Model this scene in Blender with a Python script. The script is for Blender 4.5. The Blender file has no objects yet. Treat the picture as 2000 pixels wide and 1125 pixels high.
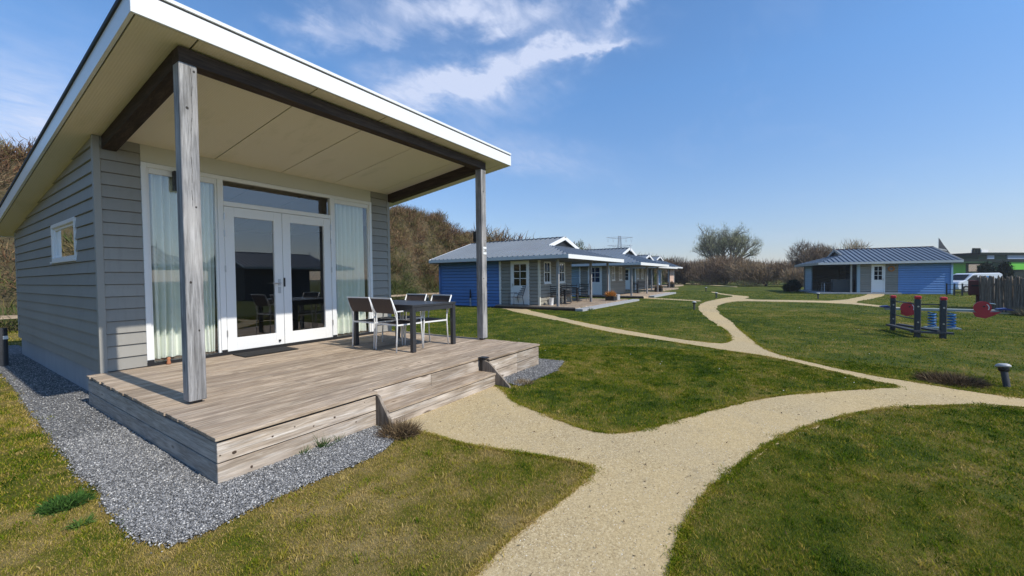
import bpy, bmesh, math, random
import numpy as np
from mathutils import Vector, Matrix
from mathutils.geometry import tessellate_polygon

R = math.radians
rnd = random.Random(7)
npr = np.random.default_rng(11)
scene = bpy.context.scene

# ------------------------------------------------------------------ camera, sky, sun, exposure
cam_d = bpy.data.cameras.new("camera")
cam = bpy.data.objects.new("camera", cam_d)
scene.collection.objects.link(cam)
scene.camera = cam
cam_d.sensor_width = 36.0
cam_d.lens = 788.13 / 2000.0 * 36.0
cam_d.clip_start = 0.05
cam_d.clip_end = 4000.0
_yaw, _pit, _rol = R(33.366), R(-1.499), R(-0.615)
fw = Vector((math.cos(_pit) * math.cos(_yaw), math.cos(_pit) * math.sin(_yaw), math.sin(_pit)))
rt = Vector((math.sin(_yaw), -math.cos(_yaw), 0.0))
up = rt.cross(fw)
rt2 = rt * math.cos(_rol) + up * math.sin(_rol)
up2 = -rt * math.sin(_rol) + up * math.cos(_rol)
M = Matrix.Identity(4)
for i in range(3):
    M[i][0] = rt2[i]; M[i][1] = up2[i]; M[i][2] = -fw[i]
M.translation = Vector((-1.239, -3.430, 1.515))
cam.matrix_world = M

SUN_EL = 45.0
world = bpy.data.worlds.new("World")
scene.world = world
world.use_nodes = True
wn, wl = world.node_tree.nodes, world.node_tree.links
wn.clear()
wo = wn.new("ShaderNodeOutputWorld"); bg = wn.new("ShaderNodeBackground")
sky = wn.new("ShaderNodeTexSky"); sky.sky_type = 'NISHITA'; sky.sun_disc = False
sky.sun_elevation = R(SUN_EL); sky.sun_rotation = R(180.0)
sky.air_density = 1.0; sky.dust_density = 0.3; sky.ozone_density = 3.5; sky.altitude = 0
bg.inputs['Strength'].default_value = 0.122
# thin drifting clouds, placed by their direction in the sky
tc = wn.new("ShaderNodeTexCoord")
sep = wn.new("ShaderNodeSeparateXYZ"); wl.new(tc.outputs['Generated'], sep.inputs[0])
def wmath(op, a, b=None, c=None, clamp=False):
    n = wn.new("ShaderNodeMath"); n.operation = op; n.use_clamp = clamp
    for i, v in enumerate((a, b, c)):
        if v is None: continue
        if hasattr(v, 'is_output'): wl.new(v, n.inputs[i])
        else: n.inputs[i].default_value = v
    return n.outputs[0]
zz = wmath('ADD', wmath('MAXIMUM', sep.outputs[2], 0.0), 0.15)
px_ = wmath('DIVIDE', sep.outputs[0], zz); py_ = wmath('DIVIDE', sep.outputs[1], zz)
comb = wn.new("ShaderNodeCombineXYZ"); wl.new(px_, comb.inputs[0]); wl.new(py_, comb.inputs[1])
def wnoise(scale, detail, rough, dist, off=(0, 0, 0), stretch=(1, 1, 1), rz=0.0):
    m = wn.new("ShaderNodeMapping"); wl.new(comb.outputs[0], m.inputs[0])
    m.inputs['Location'].default_value = off; m.inputs['Scale'].default_value = stretch
    m.inputs['Rotation'].default_value = (0, 0, rz)
    n = wn.new("ShaderNodeTexNoise"); n.inputs['Scale'].default_value = scale
    n.inputs['Detail'].default_value = detail; n.inputs['Roughness'].default_value = rough
    n.inputs['Distortion'].default_value = dist
    wl.new(m.outputs[0], n.inputs['Vector'])
    return n.outputs['Fac']
warp = wnoise(4.5, 5, 0.6, 0.3, (3, 1, 0))
warp2 = wnoise(4.5, 5, 0.6, 0.3, (-5, 9, 0))
wx = wmath('ADD', px_, wmath('MULTIPLY', wmath('SUBTRACT', warp, 0.5), 0.42))
wy = wmath('ADD', py_, wmath('MULTIPLY', wmath('SUBTRACT', warp2, 0.5), 0.42))
def blob(cx, cy, rx, ry, ang, amp):
    ca, sa = math.cos(ang), math.sin(ang)
    dx = wmath('SUBTRACT', wx, cx); dy = wmath('SUBTRACT', wy, cy)
    a = wmath('DIVIDE', wmath('ADD', wmath('MULTIPLY', dx, ca), wmath('MULTIPLY', dy, sa)), rx)
    b = wmath('DIVIDE', wmath('SUBTRACT', wmath('MULTIPLY', dy, ca), wmath('MULTIPLY', dx, sa)), ry)
    r2 = wmath('ADD', wmath('MULTIPLY', a, a), wmath('MULTIPLY', b, b))
    return wmath('MULTIPLY', wmath('EXPONENT', wmath('MULTIPLY', r2, -1.0)), amp)
CL = [(1.14, 1.14, 0.26, 0.115, R(-70), 0.90), (1.24, 0.88, 0.22, 0.095, R(-80), 0.85),
      (1.24, 0.62, 0.17, 0.065, R(-75), 1.0), (1.31, 0.50, 0.10, 0.035, R(-80), 0.6), (0.95, 0.76, 0.24, 0.070, R(-52), 0.95), (1.16, 0.42, 0.06, 0.05, 0, 0.65),
      (0.84, 1.08, 0.14, 0.05, R(-60), 0.45), (0.70, 1.19, 0.06, 0.07, 0, 0.5), (1.42, 1.0, 0.12, 0.25, 0, 0.22), (1.9, 1.15, 0.45, 0.22, R(-30), 0.30),
      (0.36, 2.45, 0.34, 0.50, 0, 0.72)]
tot = None
for c_ in CL:
    o_ = blob(*c_); tot = o_ if tot is None else wmath('ADD', tot, o_)
fine = wnoise(7.0, 8, 0.62, 0.6, (0, 0, 0), (1, 2.2, 1), R(35))
wisp = wmath('MULTIPLY', wmath('MULTIPLY', tot, 1.25), wmath('MULTIPLY_ADD', wmath('SUBTRACT', fine, 0.5), 1.7, 0.85), None, True)
broad = wnoise(1.3, 6, 0.6, 0.5, (7, 2, 0), (1, 1.6, 1), R(20))
veil = wmath('MULTIPLY', wmath('SUBTRACT', broad, 0.56, None, True), 0.5, None, True)
cover = wmath('MULTIPLY', wmath('ADD', wisp, veil, None, True), 0.80, None, True)
mixc = wn.new("ShaderNodeMix"); mixc.data_type = 'RGBA'
wl.new(cover, mixc.inputs['Factor']); tintf = wn.new("ShaderNodeMapRange"); wl.new(sep.outputs[2], tintf.inputs[0]); tintf.inputs['From Min'].default_value = 0.02; tintf.inputs['From Max'].default_value = 0.40
tcol = wn.new("ShaderNodeMix"); tcol.data_type = 'RGBA'; wl.new(tintf.outputs[0], tcol.inputs['Factor'])
tcol.inputs['A'].default_value = (1.00, 0.92, 0.97, 1); tcol.inputs['B'].default_value = (0.89, 1.26, 1.50, 1)
tmul = wn.new("ShaderNodeMix"); tmul.data_type = 'RGBA'; tmul.blend_type = 'MULTIPLY'; tmul.inputs['Factor'].default_value = 1.0
wl.new(sky.outputs[0], tmul.inputs['A']); wl.new(tcol.outputs['Result'], tmul.inputs['B']); wl.new(tmul.outputs['Result'], mixc.inputs['A'])
mixc.inputs['B'].default_value = (5.9, 6.4, 7.9, 1)
hs = wn.new("ShaderNodeHueSaturation"); hs.inputs['Saturation'].default_value = 1.0
wl.new(mixc.outputs['Result'], bg.inputs['Color']); wl.new(bg.outputs[0], wo.inputs[0])

sun_d = bpy.data.lights.new("sun", 'SUN'); sun_d.energy = 4.4; sun_d.angle = R(0.55)
sun_d.color = (1.0, 0.94, 0.835)
sun = bpy.data.objects.new("sun", sun_d); scene.collection.objects.link(sun)
sd = Vector((-0.0166, math.cos(R(SUN_EL)), -math.sin(R(SUN_EL))))
sun.rotation_euler = sd.to_track_quat('-Z', 'Y').to_euler()

scene.view_settings.view_transform = 'Standard'
scene.view_settings.look = 'None'
scene.view_settings.exposure = 0.10
scene.view_settings.gamma = 1.0
scene.view_settings.use_curve_mapping = False

# ------------------------------------------------------------------ materials
def mat(name):
    m = bpy.data.materials.new(name); m.use_nodes = True
    nt = m.node_tree; b = nt.nodes['Principled BSDF']
    return m, nt, b
def N(nt, kind, **kw):
    n = nt.nodes.new(kind)
    for k, v in kw.items(): setattr(n, k, v)
    return n
def setin(n, **kw):
    for k, v in kw.items(): n.inputs[k.replace('_', ' ')].default_value = v
def coords(nt, scale=(1, 1, 1), rot=(0, 0, 0), loc=(0, 0, 0)):
    t = N(nt, "ShaderNodeTexCoord"); m = N(nt, "ShaderNodeMapping")
    nt.links.new(t.outputs['Object'], m.inputs[0])
    m.inputs['Scale'].default_value = scale; m.inputs['Rotation'].default_value = rot; m.inputs['Location'].default_value = loc
    return m.outputs[0]
def noise(nt, vec, scale, detail=4, rough=0.55, dist=0.0):
    n = N(nt, "ShaderNodeTexNoise"); nt.links.new(vec, n.inputs['Vector'])
    setin(n, Scale=scale, Detail=detail, Roughness=rough, Distortion=dist)
    return n.outputs['Fac']
def ramp(nt, fac, stops):
    r = N(nt, "ShaderNodeValToRGB"); nt.links.new(fac, r.inputs[0])
    el = r.color_ramp.elements
    while len(el) < len(stops): el.new(0.5)
    for e, (p, c) in zip(el, stops):
        e.position = p; e.color = (c[0], c[1], c[2], 1) if len(c) == 3 else c
    return r.outputs[0]
def mix(nt, fac, a, b, mode='MIX'):
    m = N(nt, "ShaderNodeMix", data_type='RGBA', blend_type=mode)
    for k, v in (('Factor', fac), ('A', a), ('B', b)):
        if hasattr(v, 'is_output'): nt.links.new(v, m.inputs[k])
        else: m.inputs[k].default_value = v if k == 'Factor' else ((*v, 1) if len(v) == 3 else v)
    return m.outputs['Result']
def mth(nt, op, a, b=None, clamp=False, c=None):
    n = N(nt, "ShaderNodeMath", operation=op, use_clamp=clamp)
    for i, v in enumerate((a, b, c)):
        if v is None: continue
        if hasattr(v, 'is_output'): nt.links.new(v, n.inputs[i])
        else: n.inputs[i].default_value = v
    return n.outputs[0]
def attr(nt, name, out='Fac'):
    a = N(nt, "ShaderNodeAttribute"); a.attribute_name = name
    return a.outputs[out]
def bump(nt, b, h, strength=0.3, dist=0.01):
    n = N(nt, "ShaderNodeBump"); nt.links.new(h, n.inputs['Height']); setin(n, Strength=strength, Distance=dist)
    nt.links.new(n.outputs[0], b.inputs['Normal'])

def wood(name, axis, c0, c1, c2, knots=True, rough=0.8, gs=1.0, spec=0.25, flat=None, kd=1.0):
    m, nt, b = mat(name)
    st = [9 * gs, 9 * gs, 9 * gs]; st[axis] = 0.55 * gs
    tone = attr(nt, 'tone')
    t = N(nt, "ShaderNodeTexCoord"); mp = N(nt, "ShaderNodeMapping"); nt.links.new(t.outputs['Object'], mp.inputs[0])
    off = N(nt, "ShaderNodeCombineXYZ")
    k = mth(nt, 'MULTIPLY', tone, 37.0)
    for i in range(3): nt.links.new(k, off.inputs[i])
    va = N(nt, "ShaderNodeVectorMath", operation='ADD'); nt.links.new(mp.outputs[0], va.inputs[0]); nt.links.new(off.outputs[0], va.inputs[1])
    mp.inputs['Scale'].default_value = st
    g1 = noise(nt, va.outputs[0], 3.0, 6, 0.65, 0.6)
    g2 = noise(nt, va.outputs[0], 11.0, 3, 0.7, 0.2)
    big = noise(nt, coords(nt, (1, 1, 1)), 1.7, 4, 0.6)
    base = ramp(nt, g1, [(0.33, c0), (0.49, c1), (0.66, c2)])
    base = mix(nt, mth(nt, 'MULTIPLY', mth(nt, 'SUBTRACT', g2, .40, True), 2.2, True), base, tuple(x * 0.50 for x in c0))
    tv = N(nt, "ShaderNodeCombineColor")
    tt = mth(nt, 'MULTIPLY_ADD', tone, 0.42, False, 0.80)
    for i in range(3): nt.links.new(tt, tv.inputs[i])
    base = mix(nt, 1.0, base, tv.outputs[0], 'MULTIPLY')
    base = mix(nt, mth(nt, 'MULTIPLY', mth(nt, 'SUBTRACT', big, 0.45, True), 1.1, True), base, (c1[0] * .78, c1[1] * .82, c1[2] * .95))
    if knots:
        ks = [5.5, 5.5, 5.5]; ks[axis] = 1.9
        if flat is not None: ks[flat] = 0.0
        v = N(nt, "ShaderNodeTexVoronoi"); vv = N(nt, "ShaderNodeVectorMath", operation='MULTIPLY')
        nt.links.new(t.outputs['Object'], vv.inputs[0]); vv.inputs[1].default_value = ks
        v2 = N(nt, "ShaderNodeVectorMath", operation='ADD'); nt.links.new(vv.outputs[0], v2.inputs[0]); nt.links.new(off.outputs[0], v2.inputs[1])
        nt.links.new(v2.outputs[0], v.inputs['Vector']); setin(v, Scale=1.0, Randomness=1.0)
        kf = ramp(nt, v.outputs['Distance'], [(0.045 * kd, (1, 1, 1)), (0.085 * kd, (0, 0, 0))])
        kl = ramp(nt, v.outputs['Distance'], [(0.07 * kd, (0, 0, 0)), (0.12 * kd, (1, 1, 1)), (0.34 * kd, (0, 0, 0))])
        base = mix(nt, mth(nt, 'MULTIPLY', kl, 0.42), base, (min(1, c2[0] * 1.25), min(1, c2[1] * 1.2), c2[2] * 1.15))
        base = mix(nt, mth(nt, 'MULTIPLY', kf, 0.8), base, (c0[0] * .35, c0[1] * .3, c0[2] * .27))
    nt.links.new(base, b.inputs['Base Color']); setin(b, Roughness=rough); b.inputs['Specular IOR Level'].default_value = spec
    bump(nt, b, mth(nt, 'ADD', g1, mth(nt, 'MULTIPLY', g2, 0.6)), 0.35, 0.004)
    return m
def paint(name, col, rough=0.5, var=0.10, ns=2.0, bs=0.05, spec=0.5, metal=0.0, dirt=0.0):
    m, nt, b = mat(name)
    v = coords(nt); n1 = noise(nt, v, ns, 5, 0.6); n2 = noise(nt, v, ns * 30, 2, 0.6)
    c = mix(nt, n1, tuple(x * (1 - var) for x in col), tuple(min(1, x * (1 + var)) for x in col))
    if dirt:
        st = noise(nt, coords(nt, (6, 6, 0.6)), 2.5, 5, 0.7)
        c = mix(nt, mth(nt, 'MULTIPLY', mth(nt, 'SUBTRACT', st, 0.45, True), dirt * 4, True), c, tuple(x * 0.55 for x in col))
    nt.links.new(c, b.inputs['Base Color'])
    setin(b, Roughness=rough, Metallic=metal); b.inputs['Specular IOR Level'].default_value = spec
    bump(nt, b, n2, bs * 4, 0.002)
    return m
def siding_mat(name, col, rough=0.62):
    m, nt, b = mat(name)
    tone = attr(nt, 'tone')
    g = noise(nt, coords(nt, (2.2, 2.2, 26)), 4, 5, 0.7, 0.4)
    n1 = noise(nt, coords(nt), 0.9, 4, 0.6)
    c = mix(nt, n1, tuple(x * .88 for x in col), tuple(x * 1.1 for x in col))
    tv = N(nt, "ShaderNodeCombineColor"); tt = mth(nt, 'MULTIPLY_ADD', tone, 0.14, False, 0.93)
    for i in range(3): nt.links.new(tt, tv.inputs[i])
    c = mix(nt, 1.0, c, tv.outputs[0], 'MULTIPLY')
    st = noise(nt, coords(nt, (5, 5, 0.5)), 2.2, 5, 0.7)
    c = mix(nt, mth(nt, 'MULTIPLY', mth(nt, 'SUBTRACT', st, 0.52, True), 1.6, True), c, tuple(x * .7 for x in col))
    nt.links.new(c, b.inputs['Base Color']); setin(b, Roughness=rough)
    b.inputs['Specular IOR Level'].default_value = 0.35
    bump(nt, b, g, 0.18, 0.003)
    return m

MT = {}
MT['crackwood'] = paint('dark_crack_wood', (.045, .040, .036), .9, .3, 40, .3)  # dark wood for the post cracks and knots
MT['deck'] = wood('deck_planks', 0, (.235, .17, .115), (.41, .315, .225), (.56, .46, .35), True, flat=2)
MT['deck_skirt'] = wood('deck_boards', 0, (.27, .21, .155), (.45, .365, .28), (.66, .60, .53), True, gs=.8, flat=1, kd=1.5)
MT['deck_skirt_y'] = wood('deck_boards_side', 1, (.31, .27, .225), (.43, .385, .33), (.54, .50, .44), True, flat=0)
MT['post'] = wood('weathered_post', 2, (.14, .135, .128), (.28, .272, .265), (.44, .43, .42), True, gs=.8, kd=1.7)
MT['cheek'] = wood('brown_cheek', 2, (.12, .095, .07), (.22, .18, .14), (.34, .29, .24), True)
MT['beam'] = wood('dark_beam', 0, (.030, .020, .014), (.058, .039, .028), (.095, .066, .048), False)
MT['beam_y'] = wood('dark_beam_side', 1, (.026, .018, .013), (.048, .033, .024), (.080, .056, .042), False)
MT['grey_siding'] = siding_mat('grey_siding', (.305, .292, .262))
MT['grey_trim'] = paint('grey_trim', (.315, .305, .275), .55, .06)
MT['blue_siding'] = siding_mat('blue_siding', (.090, .205, .46), .55)
MT['blue_siding2'] = siding_mat('bright_blue_siding', (.16, .31, .61), .55)
MT['green_siding'] = siding_mat('grey_green_siding', (.27, .255, .215))
MT['pale_siding'] = siding_mat('pale_blue_siding', (.30, .40, .46))
MT['peach_siding'] = siding_mat('peach_siding', (.60, .42, .33))
MT['lightblue_siding'] = siding_mat('light_blue_siding', (.36, .55, .78))
MT['white'] = paint('white_gloss_paint', (.80, .80, .785), .32, .03, 1.5, .02)
MT['cream'] = paint('cream_paint', (.62, .595, .50), .45, .04, 1.5, .02)
MT['soffit'] = None
MT['black'] = paint('black_plastic', (.012, .012, .013), .45, .1)
MT['darkroof'] = paint('dark_roof_felt', (.045, .05, .055), .8, .15, 3)
MT['concrete'] = paint('plinth_concrete', (.36, .365, .37), .9, .10, 2.5, .3, .2, 0, .25)
MT['steel'] = paint('brushed_steel', (.55, .55, .56), .3, .05, 3, .02, .5, .9)
MT['whitemetal'] = paint('white_powder_coat', (.78, .78, .77), .35, .02)
MT['darkmetal'] = paint('dark_powder_coat', (.035, .036, .04), .38, .08)
MT['brown_mesh'] = paint('brown_mesh_fabric', (.085, .060, .052), .65, .10, 20, .5)
MT['mat'] = paint('door_mat_rubber', (.012, .011, .010), .95, .2, 30, .6)
MT['red'] = paint('red_plastic', (.52, .022, .035), .38, .06)
MT['bluepl'] = paint('blue_plastic', (.03, .17, .42), .4, .1)
MT['darkblue'] = paint('dark_blue_plastic', (.02, .03, .16), .4, .1)
MT['greybeam'] = paint('grey_green_beam', (.33, .37, .36), .5, .1)
MT['vanwhite'] = paint('van_paint', (.62, .66, .72), .25, .03)
MT['rubber'] = paint('tyre_rubber', (.015, .015, .016), .8, .1)
MT['lime'] = paint('lime_green_panels', (.14, .50, .06), .5, .08, .6)
MT['darkgreen'] = paint('dark_green_panels', (.025, .075, .030), .5, .15, .6)
MT['roofgreen'] = paint('dark_green_roof_edge', (.018, .030, .024), .6, .15, .6)
MT['gutter'] = paint('gutter_grey_white', (.56, .57, .56), .5, .08)
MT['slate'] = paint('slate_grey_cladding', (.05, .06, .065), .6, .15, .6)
MT['terracotta'] = paint('terracotta_clay', (.42, .17, .08), .8, .1)
MT['playpost'] = paint('dark_recycled_plastic', (.045, .047, .052), .6, .2, 6, .3)
MT['pylon'] = paint('galvanised_lattice', (.22, .25, .29), .6, .1)
MT['hub'] = paint('lamp_cap_grey', (.40, .41, .42), .45, .1)
MT['flag'] = paint('black_flag_cloth', (.03, .035, .045), .7, .1)
MT['redbrown'] = paint('red_brown_box', (.12, .028, .024), .6, .1)
MT['stoneedge'] = paint('edging_stone', (.24, .24, .235), .9, .15, 8, .4)
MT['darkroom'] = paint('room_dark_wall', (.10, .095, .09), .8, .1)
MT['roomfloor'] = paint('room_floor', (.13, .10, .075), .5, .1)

# soffit: fine ribbing running towards the eave
m, nt, b = mat('ribbed_soffit'); MT['soffit'] = m
w_ = N(nt, "ShaderNodeTexWave", wave_type='BANDS', bands_direction='X'); nt.links.new(coords(nt), w_.inputs['Vector']); setin(w_, Scale=14.0, Distortion=0.25)
n1 = noise(nt, coords(nt), 1.2, 5, .6)
c = mix(nt, n1, (.78, .71, .56), (.86, .79, .64)); c = mix(nt, mth(nt, 'MULTIPLY', w_.outputs['Fac'], .16), c, (.56, .50, .38))
alg = noise(nt, coords(nt, (1, .25, 1)), 3.0, 5, .65)
c = mix(nt, mth(nt, 'MULTIPLY', mth(nt, 'SUBTRACT', alg, .55, True), 2.0, True), c, (.46, .45, .27))
nt.links.new(c, b.inputs['Base Color']); setin(b, Roughness=.7); bump(nt, b, w_.outputs['Fac'], .25, .004)

# corrugated/tile-profile metal roofs
def roofmat(name, col, rough=.45):
    m, nt, b = mat(name)
    n1 = noise(nt, coords(nt), .8, 5, .65); n2 = noise(nt, coords(nt), 14, 3, .6)
    c = mix(nt, n1, tuple(x * .85 for x in col), tuple(x * 1.15 for x in col))
    c = mix(nt, mth(nt, 'MULTIPLY', mth(nt, 'SUBTRACT', n2, .5, True), 1.2, True), c, tuple(x * .6 for x in col))
    nt.links.new(c, b.inputs['Base Color']); setin(b, Roughness=rough)
    return m
MT['roof_grey'] = roofmat('grey_roof_sheet', (.20, .225, .255), .5)
MT['roof_blue'] = roofmat('blue_grey_roof_sheet', (.135, .165, .205), .45)

# glass: see-through with sky reflections
def glassmat(name, tint, refl=1.0, rough=0.0):
    m, nt, b = mat(name); nt.nodes.remove(b)
    out = nt.nodes['Material Output']
    tr = N(nt, "ShaderNodeBsdfTransparent"); tr.inputs[0].default_value = (*tint, 1)
    gl = N(nt, "ShaderNodeBsdfGlossy"); gl.inputs['Roughness'].default_value = rough
    gl.inputs['Color'].default_value = (1, 1, 1, 1)
    fr = N(nt, "ShaderNodeLayerWeight"); fr.inputs['Blend'].default_value = .5
    f2 = mth(nt, 'MULTIPLY', mth(nt, 'MULTIPLY_ADD', mth(nt, 'POWER', fr.outputs['Facing'], 4.5), .92, False, .045), 2.3 * refl, True)
    ms = N(nt, "ShaderNodeMixShader"); nt.links.new(f2, ms.inputs[0]); nt.links.new(tr.outputs[0], ms.inputs[1]); nt.links.new(gl.outputs[0], ms.inputs[2])
    nt.links.new(ms.outputs[0], out.inputs[0])
    return m
MT['glass'] = glassmat('window_glass', (.96, .975, .96), 1.25)
MT['darkglass'] = glassmat('tinted_glass', (.35, .38, .40), 1.2)

# curtains
m, nt, b = mat('curtain_cloth'); MT['curtain'] = m
n1 = noise(nt, coords(nt, (6, 6, .5)), 3, 3, .5)
nt.links.new(mix(nt, n1, (.74, .79, .71), (.84, .87, .80)), b.inputs['Base Color']); setin(b, Roughness=.9)

# path sand
m, nt, b = mat('shell_path'); MT['path'] = m
v = coords(nt)
g1 = noise(nt, v, 84, 5, .85); gm = noise(nt, v, 34, 5, .8); g2 = noise(nt, v, .9, 5, .65); g3 = noise(nt, v, 4.2, 6, .75, .4)
c = ramp(nt, g1, [(.37, (.11, .078, .037)), (.455, (.35, .263, .140)), (.53, (.52, .41, .235)), (.63, (.74, .625, .41))])
c = mix(nt, mth(nt, 'MULTIPLY', mth(nt, 'SUBTRACT', gm, .48, True), 4.5, True), c, (.33, .25, .135))
c = mix(nt, ramp(nt, g2, [(.40, (0, 0, 0)), (.62, (.42, .42, .42))]), c, (.45, .36, .22))
warm = ramp(nt, noise(nt, v, .42, 5, .65, .3), [(.44, (0, 0, 0)), (.60, (1, 1, 1))])
c = mix(nt, mth(nt, 'MULTIPLY', warm, .38), c, (.56, .415, .20))
dk = ramp(nt, g3, [(.58, (0, 0, 0)), (.68, (1, 1, 1))])
c = mix(nt, mth(nt, 'MULTIPLY', dk, .38), c, (.27, .225, .145))
fl_ = ramp(nt, noise(nt, coords(nt, (1, 1, 1), (0, 0, .4)), 17, 3, .9, 1.5), [(.69, (0, 0, 0)), (.72, (1, 1, 1))])
c = mix(nt, mth(nt, 'MULTIPLY', fl_, .7), c, (.12, .09, .05))
nt.links.new(c, b.inputs['Base Color']); setin(b, Roughness=.95); b.inputs['Specular IOR Level'].default_value = .12
bump(nt, b, mth(nt, 'ADD', mth(nt, 'MULTIPLY', g1, .35), mth(nt, 'ADD', mth(nt, 'MULTIPLY', gm, .5), g3)), .6, .012)

# grey gravel base and stones
m, nt, b = mat('gravel_bed'); MT['gravelbed'] = m
v = coords(nt); vo = N(nt, "ShaderNodeTexVoronoi"); nt.links.new(v, vo.inputs['Vector']); setin(vo, Scale=48.0)
c = ramp(nt, vo.outputs['Color'], [(.2, (.08, .08, .08)), (.6, (.17, .17, .17)), (.9, (.30, .298, .295))])
nt.links.new(c, b.inputs['Base Color']); setin(b, Roughness=.9); bump(nt, b, vo.outputs['Distance'], .8, .012)
m, nt, b = mat('gravel_stone'); MT['stone'] = m
c = ramp(nt, attr(nt, 'tone'), [(0, (.065, .066, .067)), (.45, (.175, .175, .176)), (.85, (.33, .325, .32)), (1, (.66, .64, .60))])
nt.links.new(c, b.inputs['Base Color']); setin(b, Roughness=.85)
m, nt, b = mat('shell_grit'); MT['grit'] = m
c = ramp(nt, attr(nt, 'tone'), [(0, (.16, .12, .075)), (.3, (.40, .33, .22)), (.8, (.62, .55, .42)), (1, (.80, .77, .70))])
nt.links.new(c, b.inputs['Base Color']); setin(b, Roughness=.9)

# grass: dry patches and lush patches, same map for the ground and the blades
def grass_color(nt, blades):
    t = N(nt, "ShaderNodeTexCoord"); s = N(nt, "ShaderNodeSeparateXYZ"); nt.links.new(t.outputs['Object'], s.inputs[0])
    cx = N(nt, "ShaderNodeCombineXYZ"); nt.links.new(s.outputs[0], cx.inputs[0]); nt.links.new(s.outputs[1], cx.inputs[1])
    v = cx.outputs[0]
    n1 = noise(nt, v, .55, 5, .62, .3); n2 = noise(nt, v, 2.6, 5, .68, .2); n3 = noise(nt, v, .16, 3, .5)
    d = mth(nt, 'ADD', mth(nt, 'MULTIPLY', n1, .45), mth(nt, 'MULTIPLY', n2, .55))
    d = mth(nt, 'MULTIPLY_ADD', mth(nt, 'SUBTRACT', d, .5), 1.55, False, .5)
    # the worn strip along the deck and the far-left lawn are drier
    nearx = N(nt, "ShaderNodeMapRange"); nt.links.new(s.outputs[0], nearx.inputs[0])
    setin(nearx, From_Min=0.9, From_Max=3.2, To_Min=.135, To_Max=-.03)
    neary = N(nt, "ShaderNodeMapRange"); nt.links.new(s.outputs[1], neary.inputs[0]); setin(neary, From_Min=-3.4, From_Max=-2.8, To_Min=0.0, To_Max=1.0)
    d = mth(nt, 'ADD', d, mth(nt, 'MULTIPLY', nearx.outputs[0], neary.outputs[0]))
    d = mth(nt, 'SUBTRACT', d, .03)
    d = mth(nt, 'ADD', d, mth(nt, 'MULTIPLY', mth(nt, 'SUBTRACT', n3, .5), .28))
    if blades: d = mth(nt, 'ADD', d, mth(nt, 'MULTIPLY', mth(nt, 'SUBTRACT', attr(nt, 'tone'), .5), .42))
    if blades:
        st = [(.24, (.026, .068, .004)), (.42, (.105, .165, .006)), (.54, (.225, .24, .014)), (.66, (.38, .29, .050)), (.80, (.50, .37, .14))]
    else:
        st = [(.30, (.026, .046, .005)), (.45, (.062, .084, .008)), (.56, (.108, .108, .016)), (.66, (.18, .14, .042)), (.80, (.28, .215, .10))]
    return ramp(nt, d, st), n2, v
m, nt, b = mat('lawn_turf'); MT['lawn'] = m
c, n2, v = grass_color(nt, False)
fn = noise(nt, v, 38, 4, .8); far = noise(nt, v, 9, 5, .75)
c = mix(nt, mth(nt, 'MULTIPLY', mth(nt, 'SUBTRACT', fn, .42, True), 2.2, True), c, mix(nt, .5, c, (.16, .17, .05)))
c = mix(nt, mth(nt, 'MULTIPLY', mth(nt, 'SUBTRACT', far, .5, True), 2.0, True), c, mix(nt, .6, c, (.020, .036, .008)))
nt.links.new(c, b.inputs['Base Color']); setin(b, Roughness=.95); b.inputs['Specular IOR Level'].default_value = .1
bump(nt, b, mth(nt, 'ADD', fn, far), .8, .03)
m, nt, b = mat('grass_blade'); MT['grass'] = m
c, _, _ = grass_color(nt, True)
nt.links.new(c, b.inputs['Base Color']); setin(b, Roughness=.8); b.inputs['Specular IOR Level'].default_value = .06
tl = N(nt, "ShaderNodeBsdfTranslucent"); nt.links.new(c, tl.inputs['Color']); mx = N(nt, "ShaderNodeMixShader"); mx.inputs[0].default_value = .30
nt.links.new(b.outputs[0], mx.inputs[1]); nt.links.new(tl.outputs[0], mx.inputs[2]); nt.links.new(mx.outputs[0], nt.nodes['Material Output'].inputs[0])

def veg(name, stops, rough=.85):
    m, nt, b = mat(name)
    nt.links.new(ramp(nt, attr(nt, 'tone'), stops), b.inputs['Base Color']); setin(b, Roughness=rough)
    b.inputs['Specular IOR Level'].default_value = .2
    return m
# tone runs through whole palettes: 0-.25 red-brown, .25-.5 tan, .5-.75 olive, .75-1 green
MT['scrub'] = veg('scrub_twigs', [(0, (.070, .034, .020)), (.14, (.135, .068, .037)), (.27, (.20, .120, .062)), (.45, (.27, .19, .095)), (.56, (.15, .125, .042)), (.70, (.085, .088, .024)), (.86, (.052, .075, .018)), (1, (.10, .13, .035))])
MT['bare'] = veg('bare_twigs', [(0, (.085, .052, .032)), (.4, (.19, .125, .075)), (.75, (.30, .21, .125)), (1, (.38, .30, .17))])
MT['willow'] = veg('budding_twigs', [(0, (.11, .10, .07)), (.35, (.20, .19, .11)), (.7, (.30, .30, .14)), (1, (.40, .40, .20))])
MT['bark'] = paint('tree_bark', (.11, .095, .075), .9, .25, 6, .6)
MT['conifer'] = veg('dark_evergreen', [(0, (.010, .018, .012)), (.6, (.022, .036, .022)), (1, (.045, .065, .035))])
MT['weed'] = veg('weed_leaves', [(0, (.03, .07, .012)), (.5, (.05, .12, .02)), (1, (.12, .19, .04))])
MT['deadgrass'] = veg('dead_grass', [(0, (.045, .030, .018)), (.4, (.13, .085, .045)), (.8, (.30, .21, .11)), (1, (.38, .30, .17))])
MT['orange'] = veg('orange_blooms', [(0, (.35, .12, .03)), (.5, (.60, .25, .05)), (1, (.30, .22, .06))])
MT['stake'] = wood('palisade_stake', 2, (.10, .078, .058), (.20, .160, .120), (.36, .31, .25), False)
MT['petal'] = paint('daisy_white', (.8, .8, .76), .7, .02)

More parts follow.
